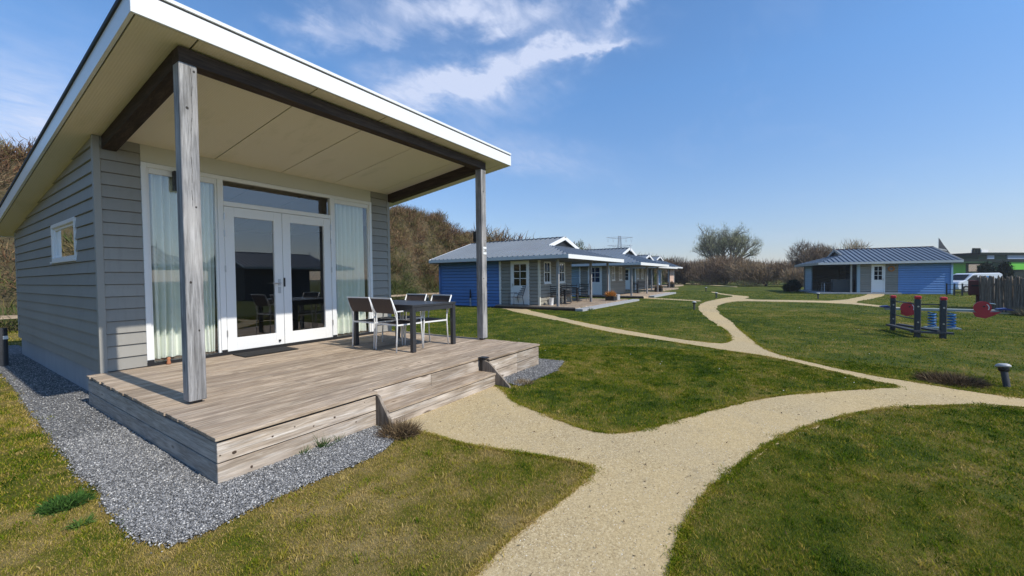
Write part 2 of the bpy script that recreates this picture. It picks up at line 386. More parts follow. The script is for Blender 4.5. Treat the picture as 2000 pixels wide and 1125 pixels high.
# ------------------------------------------------------------------ mesh helpers
C = scene.collection
def tag(o, label=None, cat=None, group=None, kind=None):
    if label: o['label'] = label
    if cat: o['category'] = cat
    if group: o['group'] = group
    if kind: o['kind'] = kind
    return o
def thing(name, label, cat, loc=(0, 0, 0), rz=0.0, group=None):
    o = bpy.data.objects.new(name, None); C.objects.link(o)
    o.location = loc; o.rotation_euler = (0, 0, rz); o.empty_display_size = .1
    return tag(o, label, cat, group)

class MB:
    def __init__(s): s.v = []; s.f = []; s.t = []
    def add(s, vs, fs, tone=None):
        k = len(s.v); tone = rnd.random() if tone is None else tone
        s.v += [tuple(p) for p in vs]
        for f in fs: s.f.append(tuple(i + k for i in f)); s.t.append(tone)
    def box(s, x0, x1, y0, y1, z0, z1, tone=None):
        s.add([(x0, y0, z0), (x1, y0, z0), (x1, y1, z0), (x0, y1, z0), (x0, y0, z1), (x1, y0, z1), (x1, y1, z1), (x0, y1, z1)],
              [(0, 3, 2, 1), (4, 5, 6, 7), (0, 1, 5, 4), (1, 2, 6, 5), (2, 3, 7, 6), (3, 0, 4, 7)], tone)
    def prism(s, poly, vec, tone=None):
        n = len(poly); a = [Vector(p) for p in poly]; vec = Vector(vec); b = [p + vec for p in a]
        s.add(a + b, [tuple(range(n - 1, -1, -1)), tuple(range(n, 2 * n))] + [(i, (i + 1) % n, n + (i + 1) % n, n + i) for i in range(n)], tone)
    def quad(s, *p, tone=None): s.add(p, [tuple(range(len(p)))], tone)
    def bar(s, p, q, w, h=None, upv=(0, 0, 1), tone=None):
        h = h or w; p, q = Vector(p), Vector(q); d = (q - p).normalized()
        a = d.cross(Vector(upv));
        if a.length < 1e-4: a = d.cross(Vector((0, 1, 0)))
        a.normalize(); b2 = a.cross(d)
        a *= w / 2; b2 *= h / 2
        s.prism([p - a - b2, p + a - b2, p + a + b2, p - a + b2], q - p, tone)
    def tube(s, pts, r, n=8, tone=None, cap=True):
        pts = [Vector(p) for p in pts]; rs = r if hasattr(r, '__len__') else [r] * len(pts)
        vs = []; fs = []; ref = None
        for i, p in enumerate(pts):
            d = (pts[min(i + 1, len(pts) - 1)] - pts[max(i - 1, 0)]).normalized()
            if ref is None:
                ref = d.cross(Vector((0, 0, 1)))
                if ref.length < 1e-3: ref = d.cross(Vector((0, 1, 0)))
            ref = (ref - d * ref.dot(d)).normalized(); bb = d.cross(ref)
            for k in range(n):
                a = 2 * math.pi * k / n
                vs.append(p + ref * math.cos(a) * rs[i] + bb * math.sin(a) * rs[i])
        for i in range(len(pts) - 1):
            for k in range(n):
                fs.append((i * n + k, i * n + (k + 1) % n, (i + 1) * n + (k + 1) % n, (i + 1) * n + k))
        if cap: fs.append(tuple(range(n - 1, -1, -1))); fs.append(tuple((len(pts) - 1) * n + k for k in range(n)))
        s.add(vs, fs, tone)
    def lathe(s, prof, c=(0, 0, 0), n=20, tone=None, axis=2):
        vs = []; fs = []
        for r, z in prof:
            for k in range(n):
                a = 2 * math.pi * k / n; p = (r * math.cos(a), r * math.sin(a), z)
                if axis == 1: p = (p[0], p[2], p[1])
                if axis == 0: p = (p[2], p[0], p[1])
                vs.append((p[0] + c[0], p[1] + c[1], p[2] + c[2]))
        for i in range(len(prof) - 1):
            for k in range(n): fs.append((i * n + k, i * n + (k + 1) % n, (i + 1) * n + (k + 1) % n, (i + 1) * n + k))
        fs.append(tuple(range(n - 1, -1, -1))); fs.append(tuple((len(prof) - 1) * n + k for k in range(n)))
        s.add(vs, fs, tone)
    def build(s, name, m, parent=None, smooth=False, bevel=0.0, auto=False):
        me = bpy.data.meshes.new(name); me.from_pydata(s.v, [], s.f); me.update()
        a = me.attributes.new('tone', 'FLOAT', 'FACE'); a.data.foreach_set('value', s.t)
        me.materials.append(MT[m] if isinstance(m, str) else m)
        bm = bmesh.new(); bm.from_mesh(me); bmesh.ops.recalc_face_normals(bm, faces=bm.faces); bm.to_mesh(me); bm.free()
        if smooth:
            me.polygons.foreach_set('use_smooth', [True] * len(me.polygons))
            if auto: me.set_sharp_from_angle(angle=R(40))
        o = bpy.data.objects.new(name, me); C.objects.link(o)
        if parent: o.parent = parent
        if bevel:
            md = o.modifiers.new('bevel', 'BEVEL'); md.width = bevel; md.segments = 1; md.limit_method = 'ANGLE'
        return o

def boxes(name, m, parent, lst, bevel=0.0):
    out = []
    for b_ in lst:
        q_ = MB(); q_.box(*b_); out.append(q_.build(name, m, parent, bevel=bevel))
    return out

def np_mesh(name, verts, faces, tone, m, parent=None, k=3):
    me = bpy.data.meshes.new(name); nv, nf = len(verts), len(faces)
    me.vertices.add(nv); me.vertices.foreach_set('co', np.ascontiguousarray(verts, dtype=np.float32).ravel())
    me.loops.add(nf * k); me.loops.foreach_set('vertex_index', np.ascontiguousarray(faces, dtype=np.int32).ravel())
    me.polygons.add(nf); me.polygons.foreach_set('loop_start', np.arange(nf, dtype=np.int32) * k)
    me.update(calc_edges=True)
    a = me.attributes.new('tone', 'FLOAT', 'FACE'); a.data.foreach_set('value', np.ascontiguousarray(tone, dtype=np.float32))
    me.materials.append(MT[m]); o = bpy.data.objects.new(name, me); C.objects.link(o)
    if parent: o.parent = parent
    return o

def copy_tree(o, parent=None):
    c = o.copy(); C.objects.link(c)
    if parent is not None: c.parent = parent
    for ch in o.children: copy_tree(ch, c)
    return c

def in_poly(px, py, poly):
    inside = np.zeros(len(px), bool); n = len(poly); j = n - 1
    for i in range(n):
        xi, yi = poly[i]; xj, yj = poly[j]
        if yi != yj:
            cond = ((yi > py) != (yj > py)) & (px < (xj - xi) * (py - yi) / (yj - yi) + xi)
            inside ^= cond
        j = i
    return inside

# ------------------------------------------------------------------ ground, path and gravel outlines (metres on the ground)
PATH = [(-0.43,-2.25),(-0.0,-2.17),(0.32,-2.14),(0.5,-2.13),(0.74,-2.14),(1.0,-2.17),(1.29,-2.22),(1.6,-2.24),(1.73,-2.22),(1.75,-2.09),(1.7,-1.79),(1.61,-1.43),(1.53,-1.03),(1.55,-0.69),(1.50,-0.34),(1.44,-0.16),(1.44,0.30),(3.34,0.30),(3.34,-0.14),(3.1,-0.48),(2.83,-0.75),(2.65,-1.26),(2.54,-1.57),(2.44,-1.89),(2.5,-2.13),(2.76,-2.35),(3.27,-2.58),(4.01,-2.95),(4.79,-3.44),(5.31,-3.99),(5.76,-4.46),(6.08,-4.84),(6.23,-4.53),(6.7,-4.11),(7.24,-3.59),(7.61,-3.12),(7.79,-2.6),(8.23,-1.76),(8.79,-0.6),(9.48,0.73),(10.98,2.58),(12.28,4.31),(13.47,6.0),(15.0,7.9),(15.35,8.3),(15.35,6.95),(15.2,6.62),(14.04,5.44),(12.12,3.13),(10.78,1.4),(9.61,-0.37),(8.93,-1.52),(8.7,-2.31),(8.9,-2.51),(9.58,-2.5),(10.7,-2.35),(12.53,-1.88),(15.49,-1.11),(18.43,-0.47),(21.97,0.02),(24.97,-0.06),(28.15,-0.41),(31.71,-0.96),(33.86,0.18),(38.42,1.54),(40.34,1.61),(35.43,0.27),(32.97,-0.93),(31.32,-1.86),(27.48,-1.61),(27.59,-4.46),(27.62,-6.33),(35.28,-8.47),(41.5,-9.6),(41.3,-10.7),(32.07,-8.63),(26.64,-6.72),(24.8,-7.22),(23.54,-7.74),(22.6,-8.54),(21.79,-9.8),(21.18,-11.5),(20.4,-11.22),(20.91,-9.56),(21.62,-8.33),(22.45,-7.55),(25.59,-6.13),(25.68,-2.98),(25.56,-1.47),(23.09,-0.98),(20.03,-0.98),(16.21,-1.6),(13.05,-2.28),(10.42,-2.81),(8.53,-3.18),(7.86,-3.46),(7.21,-4.02),(6.68,-4.59),(6.44,-5.09),(6.2,-5.5),(6.11,-5.9),(6.0,-6.9),(5.65,-6.9),(5.61,-5.73),(5.45,-5.3),(5.08,-4.8),(4.61,-4.29),(4.02,-3.89),(3.33,-3.52),(2.77,-3.3),(2.24,-3.15),(1.78,-3.03),(1.38,-2.98),(1.06,-2.98),(0.87,-3.0),(0.55,-3.03),(0.12,-3.09),(-0.6,-3.3)]
PATH2 = [(28.6,6.0),(25.41,0.5),(24.3,0.25),(27.5,6.0)]
PATH3 = [(88.86,16.58),(79.9,9.14),(59.79,1.03),(55.95,0.75),(72.52,8.0),(82.23,15.1)]
GRAV = [(-0.3,12.0),(-0.34,7.74),(-0.37,5.69),(-0.45,3.72),(-0.47,2.35),(-0.47,1.58),(-0.5,1.16),(-0.47,0.65),(-0.51,0.37),(-0.51,-0.14),(-0.5,-0.35),(-0.46,-0.46),(-0.41,-0.55),(-0.34,-0.56),(-0.22,-0.57),(-0.04,-0.54),(0.22,-0.54),(0.53,-0.55),(0.79,-0.57),(1.07,-0.54),(1.24,-0.47),(1.34,-0.30),(1.38,-0.10),(1.38,0.3),(0.3,0.3),(0.3,12.0)]
GRAVR = [(4.6,0.3),(5.21,0.34),(5.24,-0.26),(4.54,-0.47),(3.93,-0.46),(3.46,-0.44),(3.52,-0.17),(3.52,0.3)]

def ragged(poly, step, amp, seed):
    r = random.Random(seed); out = []
    n = len(poly)
    for i in range(n):
        a, b2 = Vector((*poly[i], 0)), Vector((*poly[(i + 1) % n], 0)); L = (b2 - a).length
        dist = min((a - Vector((-1.24, -3.43, 0))).length, 40); st = step * max(1, dist / 4)
        k = max(1, int(L / st)); nrm = Vector(((b2 - a).y, -(b2 - a).x, 0)).normalized() if L else Vector((0, 0, 0))
        for j in range(k):
            p = a.lerp(b2, j / k) + nrm * r.uniform(-amp, amp) * min(1.0, L * 3)
            out.append((p.x, p.y))
    return out
def smooth_poly(poly, it=1):
    for _ in range(it):
        n = len(poly); q = []
        for i in range(n):
            a, b2 = poly[i], poly[(i + 1) % n]
            q.append((a[0] * .75 + b2[0] * .25, a[1] * .75 + b2[1] * .25)); q.append((a[0] * .25 + b2[0] * .75, a[1] * .25 + b2[1] * .75))
        poly = q
    return poly
PATHs = ragged(ragged(smooth_poly(PATH, 1), .14, .050, 13), .040, .024, 3)
GRAVs = ragged(GRAV, .05, .014, 4)
GRAVRs = ragged(GRAVR, .05, .012, 5)
def flat(name, polys, z, m):
    me = bpy.data.meshes.new(name); vs = []; fs = []
    for poly in polys:
        k = len(vs); tri = tessellate_polygon([[Vector((x, y, 0)) for x, y in poly]])
        vs += [(x, y, z) for x, y in poly]; fs += [tuple(i + k for i in t) for t in tri]
    me.from_pydata(vs, [], fs); me.update(); me.materials.append(MT[m])
    bm = bmesh.new(); bm.from_mesh(me)
    for f in bm.faces:
        if f.normal.z < 0: f.normal_flip()
    bm.to_mesh(me); bm.free()
    o = bpy.data.objects.new(name, me); C.objects.link(o); o['kind'] = 'structure'
    return o
g = MB(); g.quad((-1500, -1500, 0), (1500, -1500, 0), (1500, 1500, 0), (-1500, 1500, 0)); tag(g.build('lawn', 'lawn'), kind='structure')
flat('footpath', [PATHs, PATH2, PATH3], .006, 'path')
flat('gravel_strip', [GRAVs, GRAVRs], .010, 'gravelbed')

# dune behind the cabins
RID = [(-90, 6.2), (-20, 6.3), (1.3, 6.35), (8, 6.2), (19.9, 6.4), (24.5, 6.6), (27.1, 6.2), (30.9, 5.6), (36.4, 4.9), (44, 4.3), (60, 4.0), (90, 4.2), (140, 4.6), (220, 4.6)]
def ridge(x):
    return float(np.interp(x, [p[0] for p in RID], [p[1] for p in RID]))
def hill_z(x, y):
    t = (y - 16.6) / 6.6
    t = max(0.0, min(1.0, t)); s_ = t * t * (3 - 2 * t)
    w = .35 * math.sin(x * .55 + y * .3) + .25 * math.sin(x * 1.3 - y * .9) + .15 * math.sin(x * 2.9 + 1)
    return ridge(x) * s_ + w * s_ * 1.0 - .05
hv = []; hf = []
xs = list(np.arange(-90, 70, .8)) + list(np.arange(70, 221, 4)); ys = list(np.arange(16.0, 30, .6)) + [34, 44, 70]
for x in xs:
    for y in ys: hv.append((float(x), float(y), hill_z(x, y)))
ny = len(ys)
for i in range(len(xs) - 1):
    for j in range(ny - 1): hf.append((i * ny + j, (i + 1) * ny + j, (i + 1) * ny + j + 1, i * ny + j + 1))
m, nt, b = mat('dune_soil'); MT['dune'] = m
v = coords(nt); n1 = noise(nt, v, .8, 6, .7); n2 = noise(nt, v, 5, 5, .75)
c = ramp(nt, mth(nt, 'ADD', mth(nt, 'MULTIPLY', n1, .5), mth(nt, 'MULTIPLY', n2, .5)), [(.36, (.045, .034, .018)), (.5, (.10, .08, .035)), (.62, (.18, .13, .06))])
nt.links.new(c, b.inputs['Base Color']); setin(b, Roughness=1.0); bump(nt, b, n2, 1, .2)
me = bpy.data.meshes.new('dune_hill'); me.from_pydata(hv, [], hf); me.update(); me.materials.append(MT['dune'])
for p in me.polygons: p.use_smooth = True
o = bpy.data.objects.new('dune_hill', me); C.objects.link(o); o['kind'] = 'structure'

# ------------------------------------------------------------------ walls of lapped boards
def lap_wall(mb, org, u, n, u0, u1, z0, z1, pitch, holes=(), topfn=None, lip=.027, back=.06, gap=.007):
    """boards running along u on a wall facing n; each board is a wedge, its lower lip proud; holes=(ua,ub,za,zb)"""
    org, u, n = Vector(org), Vector(u), Vector(n); Z = Vector((0, 0, 1))
    def piece(ua, ub, za, zb, zA, zB, tone, ubt=None):
        if ub - ua < 1e-3 or zb - za < 1e-3: return
        ubt = ub if ubt is None else ubt; gp = gap if abs(za - zA) < 1e-5 else 0.0
        off = lambda z: lip - (lip - .006) * (z - zA) / (zB - zA)
        P = lambda a, z, d: org + u * a + Z * z + n * d
        v_ = [P(ua, za + gp, off(za)), P(ub, za + gp, off(za)), P(ubt, zb, off(zb)), P(ua, zb, off(zb)),
              P(ua, za, -back), P(ub, za, -back), P(ubt, zb, -back), P(ua, zb, -back)]
        mb.add(v_, [(0, 1, 2, 3), (7, 6, 5, 4), (0, 4, 5, 1), (1, 5, 6, 2), (2, 6, 7, 3), (3, 7, 4, 0)], tone)
    z = z0
    while z < z1 - 1e-4:
        zt = min(z + pitch, z1); tone = rnd.random()
        hs_ = sorted([h for h in holes if h[2] < zt - 1e-4 and h[3] > z + 1e-4])
        ue, uet = u1, u1
        if topfn:
            ue = min(u1, topfn(z)); uet = min(u1, topfn(zt))
            if ue <= u0 + .01: z = zt; continue
            uet = max(uet, u0 + .01)
        a = u0
        for h in hs_:
            piece(a, h[0], z, zt, z, z + pitch, tone)
            piece(h[0], h[1], z, min(zt, h[2]), z, z + pitch, tone); piece(h[0], h[1], max(z, h[3]), zt, z, z + pitch, tone)
            a = h[1]
        piece(a, ue, z, zt, z, z + pitch, tone, uet)
        z = zt

# ------------------------------------------------------------------ the near cabin
H = .366; D = 3.681; XL, XR, YB = .144, 4.67, 9.94
SL = .12183; ZS = 3.343
sof = lambda y: ZS + SL * (D - y)
cab = thing('holiday_cabin', 'grey clapboard cabin with sloping roof, white fascia and glazed front behind a timber porch', 'cabin', (0, 0, 0))
WY1, WY2, WZ1, WZ2 = 4.691, 6.25, 1.84, 2.42
mb = MB()
lap_wall(mb, (XL, D, 0), (0, 1, 0), (-1, 0, 0), .045, YB - D, .362, 3.5, .158, [(WY1 - D, WY2 - D, WZ1, WZ2)], lambda z: (ZS - z) / SL + .0)
lap_wall(mb, (XL, D, 0), (1, 0, 0), (0, -1, 0), .045, .571 - XL, .370, 3.36, .158)
lap_wall(mb, (4.22, D, 0), (1, 0, 0), (0, -1, 0), 0, XR - .045 - 4.22, .370, 3.36, .158)
lap_wall(mb, (XR, D, 0), (0, 1, 0), (1, 0, 0), .045, YB - D, .362, 3.5, .158, (), lambda z: (ZS - z) / SL)
lap_wall(mb, (XL, YB, 0), (1, 0, 0), (0, 1, 0), 0, XR - XL, .362, 2.58, .158)
mb.build('wall', 'grey_siding', cab)
for x0, x1 in ((XL - .026, XL + .045), (XR - .045, XR + .026)):
    boxes('corner_board', 'grey_trim', cab, [(x0, x1, D - .026, D + .045, .36, 3.34), (x0, x1, YB - .045, YB + .026, .36, 2.57)], .004)
mb = MB(); mb.box(XL + .012, XR - .012, D + .03, YB - .012, -.1, .3615); mb.build('plinth', 'concrete', cab)
# inner room
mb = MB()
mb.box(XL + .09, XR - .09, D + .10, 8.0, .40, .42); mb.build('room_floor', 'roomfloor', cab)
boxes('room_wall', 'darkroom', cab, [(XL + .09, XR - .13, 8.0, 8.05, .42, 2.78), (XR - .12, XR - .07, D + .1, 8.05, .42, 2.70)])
# roof
FX0, FX1, FY, RB = -.161, 5.358, .905, 10.45
roof = MB(); zt = .20
roof.prism([(FX0 + .03, FY + .03, sof(FY) + .014), (FX0 + .03, RB, sof(RB) + .014), (FX0 + .03, RB, sof(RB) + zt), (FX0 + .03, FY + .03, sof(FY) + zt)], (FX1 - FX0 - .06, 0, 0))
ro = roof.build('roof', 'darkroof', cab)
seams = [FX0 + .032, .30, 1.43, 2.40, 3.36, 4.36, 5.13, FX1 - .032]
sf = MB()
for a, b2 in zip(seams, seams[1:]):
    sf.prism([(a + .007, FY + .032, sof(FY + .032)), (a + .007, RB - .02, sof(RB - .02)), (a + .007, RB - .02, sof(RB - .02) + .013), (a + .007, FY + .032, sof(FY + .032) + .013)], (b2 - a - .014, 0, 0))
sf.build('soffit', 'soffit', ro)
fa = MB(); fa.box(FX0, FX1, FY, FY + .028, sof(FY) - .003, sof(FY) + .182); fa.build('front_fascia', 'white', ro, bevel=.003)
fa = MB(); fa.box(FX0 + .02, FX1 - .02, FY + .006, FY + .03, sof(FY) + .183, sof(FY) + .198); fa.build('gap_shade_strip', 'black', ro)  # black strip painted in for the shade between fascia and trim
fa = MB(); fa.box(FX0 - .0, FX1, FY - .008, FY + .10, sof(FY) + .199, sof(FY) + .236); fa.build('roof_edge_trim', 'white', ro, bevel=.004)
for x0, x1 in ((FX0, FX0 + .028), (FX1 - .028, FX1)):
    fa = MB(); fa.prism([(x0, FY + .03, sof(FY) - .003), (x0, RB, sof(RB) - .003), (x0, RB, sof(RB) + .18), (x0, FY + .03, sof(FY) + .18)], (x1 - x0, 0, 0))
    fa.build('side_fascia', 'white', ro)
fa = MB(); fa.box(FX0, FX1, RB, RB + .028, sof(RB) - .02, sof(RB) + .18); fa.build('back_fascia', 'white', ro)
for x0, x1 in ((FX0 - .016, FX0 + .05), (FX1 - .05, FX1 + .016)):
    fa = MB(); fa.prism([(x0, FY + .11, sof(FY + .11) + .185), (x0, RB, sof(RB) + .185), (x0, RB, sof(RB) + .222), (x0, FY + .11, sof(FY + .11) + .222)], (x1 - x0, 0, 0))
    fa.build('verge_trim', 'darkroof', ro)
# porch frame
PX, PY, PT = .202, 1.096, .140
PX2 = 4.650
for nm, x0 in (('porch_post', PX), ('porch_post', PX2)):
    mb = MB(); mb.box(x0, x0 + PT, PY, PY + PT, H + .028, 3.505); po = mb.build(nm, 'post', cab, bevel=.006)
    mb = MB(); mb.box(x0 + .03, x0 + PT - .03, PY + .03, PY + PT - .03, H - .002, H + .032); mb.build('post_foot', 'black', po)
    # drying crack and knots on the weathered front face
    ck = MB(); cz = 3.47; cx = x0 + (.089 if x0 == PX else .05); r5 = random.Random(int(x0 * 100))
    while cz > 2.25:
        nx_, nz_ = cx + r5.uniform(-.0045, .0035), cz - r5.uniform(.03, .07); wq = r5.uniform(.0008, .0026)
        ck.prism([(cx - wq, PY - .0007, cz), (cx + wq, PY - .0007, cz), (nx_ + wq, PY - .0007, nz_), (nx_ - wq, PY - .0007, nz_)], (0, .003, 0)); cx, cz = nx_, nz_
    ck.build('crack', 'crackwood', po); ck = MB()
    cx, cz = x0 + .07, H + .22
    while cz > H + .04:
        nx_, nz_ = cx + r5.uniform(-.003, .003), cz - .03; ck.prism([(cx - .001, PY - .0007, cz), (cx + .001, PY - .0007, cz), (nx_ + .0014, PY - .0007, nz_), (nx_ - .0014, PY - .0007, nz_)], (0, .003, 0)); cx, cz = nx_, nz_
    for kx, kz, kr in ((.055, 3.10, .013), (.115, 3.45, .010), (.10, 2.2, .008), (.04, 1.5, .011), (.095, 1.05, .008)):
        kn = MB(); kn.prism([(x0 + kx + kr * math.cos(q_ * math.pi / 6) * r5.uniform(.8, 1.1), PY - .0009, kz + kr * 1.2 * math.sin(q_ * math.pi / 6) * r5.uniform(.8, 1.1)) for q_ in range(12)], (0, .003, 0)); kn.build('knot', 'crackwood', po)
    ck.build('crack', 'crackwood', po)
    if x0 == PX2:
        mb = MB(); mb.box(x0 + .030, x0 + .125, PY - .007, PY - .0005, 1.945, 2.085); pl = mb.build('number_plate', 'white', po)
        cu = bpy.data.curves.new('house_number', 'FONT'); cu.body = '28'; cu.size = .088; cu.extrude = .001; cu.align_x = 'CENTER'; cu.align_y = 'CENTER'
        t0 = bpy.data.objects.new('number_curve', cu); C.objects.link(t0); bpy.context.view_layer.update()
        tme = bpy.data.meshes.new_from_object(t0.evaluated_get(bpy.context.evaluated_depsgraph_get())); bpy.data.objects.remove(t0)
        tme.materials.clear(); tme.materials.append(MT['black']); tx = bpy.data.objects.new('house_number', tme); C.objects.link(tx); tx.parent = pl
        tx.location = (x0 + .0775, PY - .0092, 2.015); tx.rotation_euler = (R(90), 0, 0)
mb = MB(); mb.box(PX, PX2 + PT, PY - .004, PY + PT + .004, 3.505, sof(PY + PT) - .002); mb.build('front_beam', 'beam', cab, bevel=.004)
for x0 in (PX, PX2):
    mb = MB(); y0, y1 = PY + PT + .005, D - .022
    mb.prism([(x0 + .002, y0, sof(y0) - .165), (x0 + .002, y1, sof(y1) - .165), (x0 + .002, y1, sof(y1) - .002), (x0 + .002, y0, sof(y0) - .002)], (PT - .004, 0, 0))
    mb.build('side_beam', 'beam_y', cab)
# wall lamps are black boxes fixed to post and facade
mb = MB(); mb.box(PX2 + .02, PX2 + .10, PY + PT + .002, PY + PT + .085, 2.18, 2.38); mb.build('porch_lamp', 'black', cab, bevel=.004)
mb = MB(); mb.box(.905, .995, D - .10, D - .012, 2.78, 3.05); mb.build('porch_lamp', 'black', cab, bevel=.004)
# header panel, frames
X1, X2, XD1, XD2 = .571, 4.22, 1.521, 3.292
ZF, ZD, ZT = 3.111, 2.661, 3.037
mb = MB(); mb.box(X1 + .004, X2 - .004, D - .012, D + .04, ZF + .006, ZS + .001); mb.build('header_panel', 'cream', cab)
FW = .055
mb = MB()
z0f = H + .045
mb.box(X1, X1 + FW, D - .03, D + .06, z0f, ZF); mb.box(X2 - FW, X2, D - .03, D + .06, z0f, ZF)
mb.box(X1 + FW, X2 - FW, D - .03, D + .06, ZF - .06, ZF)
mb.box(XD1 - .075, XD1, D - .03, D + .06, z0f, ZF - .06); mb.box(XD2, XD2 + .075, D - .03, D + .06, z0f, ZF - .06)
mb.box(XD1, XD2, D - .027, D + .06, ZD, ZD + .07)
# inner sashes
for a, b2, za, zb in ((X1 + FW, XD1 - .075, z0f, ZF - .06), (XD2 + .075, X2 - FW, z0f, ZF - .06)):
    w = .028
    mb.box(a, a + w, D - .008, D + .04, za, zb); mb.box(b2 - w, b2, D - .008, D + .04, za, zb); mb.box(a + w, b2 - w, D - .008, D + .04, zb - .075, zb)
mb.build('glazing_frame', 'white', cab, bevel=.003)
mb = MB(); mb.box(X1, X2, D - .045, D + .06, H + .001, z0f - .001)
for x in (X1, XD1 - .075, XD2): mb.box(x + .0, x + .07, D - .05, D - .031, H + .003, H + .085)
mb.build('threshold', 'black', cab)
for a, b2, za, zb in ((X1 + FW + .028, XD1 - .075 - .028, z0f, ZF - .135), (XD2 + .075 + .028, X2 - FW - .028, z0f, ZF - .135), (XD1, XD2, ZD + .07, ZF - .06)):
    mb = MB(); mb.quad((a, D + .012, za), (b2, D + .012, za), (b2, D + .012, zb), (a, D + .012, zb)); mb.build('window_pane', 'glass', cab)
# double doors
XM = 2.392
for a, b2, side in ((XD1 + .006, XM - .003, 0), (XM + .003, XD2 - .006, 1)):
    mb = MB(); za, zb = z0f + .004, ZD - .006; w = .135
    mb.box(a, a + w, D - .022, D + .03, za, zb); mb.box(b2 - w, b2, D - .022, D + .03, za, zb)
    mb.box(a + w, b2 - w, D - .022, D + .03, za, za + .20); mb.box(a + w, b2 - w, D - .022, D + .03, zb - .15, zb)
    dr = mb.build('glazed_door', 'white', cab, bevel=.003)
    mb = MB(); mb.quad((a + w, D + .005, za + .2), (b2 - w, D + .005, za + .2), (b2 - w, D + .005, zb - .15), (a + w, D + .005, zb - .15)); mb.build('door_pane', 'glass', dr)
    for zz_ in (za + .28, za + 1.28, zb - .42, zb - .16):
        hx = a - .004 if side == 0 else b2 + .004
        mb = MB(); mb.tube([(hx, D - .034, zz_ - .05), (hx, D - .034, zz_ + .05)], .010, 8); mb.build('hinge', 'steel', dr)
    if side == 0:
        mb = MB(); mb.box(b2 - .085, b2 - .045, D - .032, D - .0222, 1.42, 1.53); mb.box(b2 - .085, b2 - .045, D - .031, D - .0222, 1.29, 1.40)
        mb.tube([(b2 - .065, D - .03, 1.46), (b2 - .065, D - .075, 1.46), (b2 - .085, D - .085, 1.46), (b2 - .20, D - .085, 1.46)], .010, 8)
        mb.build('door_handle', 'steel', dr)
        mb = MB(); mb.box(b2 - .10, b2 - .07, D - .045, D - .0222, .47, .50); mb.build('door_stop', 'black', dr)
    else:
        mb = MB(); mb.box(a + .0, a + .025, D - .034, D - .0222, 1.40, 1.55); mb.build('lock_plate', 'black', dr)
# left window
mb = MB(); fx0, fx1 = XL - .032, XL + .045; w = .055
mb.box(fx0, fx1, WY1, WY1 + w, WZ1, WZ2); mb.box(fx0, fx1, WY2 - w, WY2, WZ1, WZ2)
mb.box(fx0, fx1, WY1 + w, WY2 - w, WZ1, WZ1 + w); mb.box(fx0, fx1, WY1 + w, WY2 - w, WZ2 - w, WZ2)
mb.box(XL + .0, XL + .03, WY2 - w - .05, WY2 - w, WZ1 + w, WZ2 - w); mb.box(XL, XL + .03, WY1 + w, WY2 - w - .05, WZ2 - w - .04, WZ2 - w)
wf = mb.build('side_window', 'white', cab, bevel=.003)
mb = MB(); mb.box(fx0 - .02, fx1 - .01, WY1 - .01, WY2 + .01, WZ1 - .028, WZ1 - .001); mb.build('window_sill', 'white', wf)
mb = MB(); mb.quad((XL + .02, WY1 + w, WZ1 + w), (XL + .02, WY2 - w, WZ1 + w), (XL + .02, WY2 - w, WZ2 - w), (XL + .02, WY1 + w, WZ2 - w)); mb.build('window_pane', 'glass', wf)
# curtains
def curtain(name, x0, x1, y, z0, z1, folds, amp, seed, gather=0.0, axis=0):
    r = random.Random(seed); nx = int(folds * 14); nz = 14; vs = []; fs = []
    ph = [r.uniform(0, 6.28) for _ in range(4)]
    for j in range(nz + 1):
        t = j / nz; z = z0 + (z1 - z0) * t
        for i in range(nx + 1):
            s_ = i / nx; a = s_ * folds * 2 * math.pi
            w_ = amp * (math.sin(a + .5 * math.sin(a * .37 + ph[0]) + .35 * math.sin(t * 3 + ph[2])) + .35 * math.sin(a * 1.9 + ph[1]) * (1 - t))
            x = x0 + (x1 - x0) * s_ + gather * (1 - t) ** 3 * math.sin(a * .23 + ph[3])
            vs.append((x, y + w_, z) if axis == 0 else (y + w_, x, z))
    for j in range(nz):
        for i in range(nx):
            k = j * (nx + 1) + i; fs.append((k, k + 1, k + nx + 2, k + nx + 1))
    mb = MB(); mb.add(vs, fs, .5); o = mb.build(name, 'curtain', cab, smooth=True)
    return o
curtain('curtain', .645, 1.20, D + .115, H + .07, ZF - .10, 6, .048, 1, .03)
curtain('curtain', 1.26, 1.43, D + .09, H + .07, ZF - .10, 3, .028, 2, .03)
curtain('curtain', 3.41, 4.08, D + .115, H + .07, ZF - .10, 7, .050, 3, .035)
curtain('curtain', WY2 - .33, WY2 - .08, XL + .13, WZ1 - .1, WZ2 + .05, 3, .02, 5, 0, 1)
# television standing behind the left pane
tv = thing('television', 'black television screen standing inside behind the curtained left window', 'television', (1.35, D + .30, .42))
mb = MB(); mb.box(-.28, .28, -.02, .03, .92, 1.25); mb.build('screen', 'black', tv, bevel=.006)
mb = MB(); mb.box(-.05, .05, -.02, .02, 0, .92); mb.box(-.2, .2, -.12, .12, 0, .03); mb.build('stand', 'black', tv)

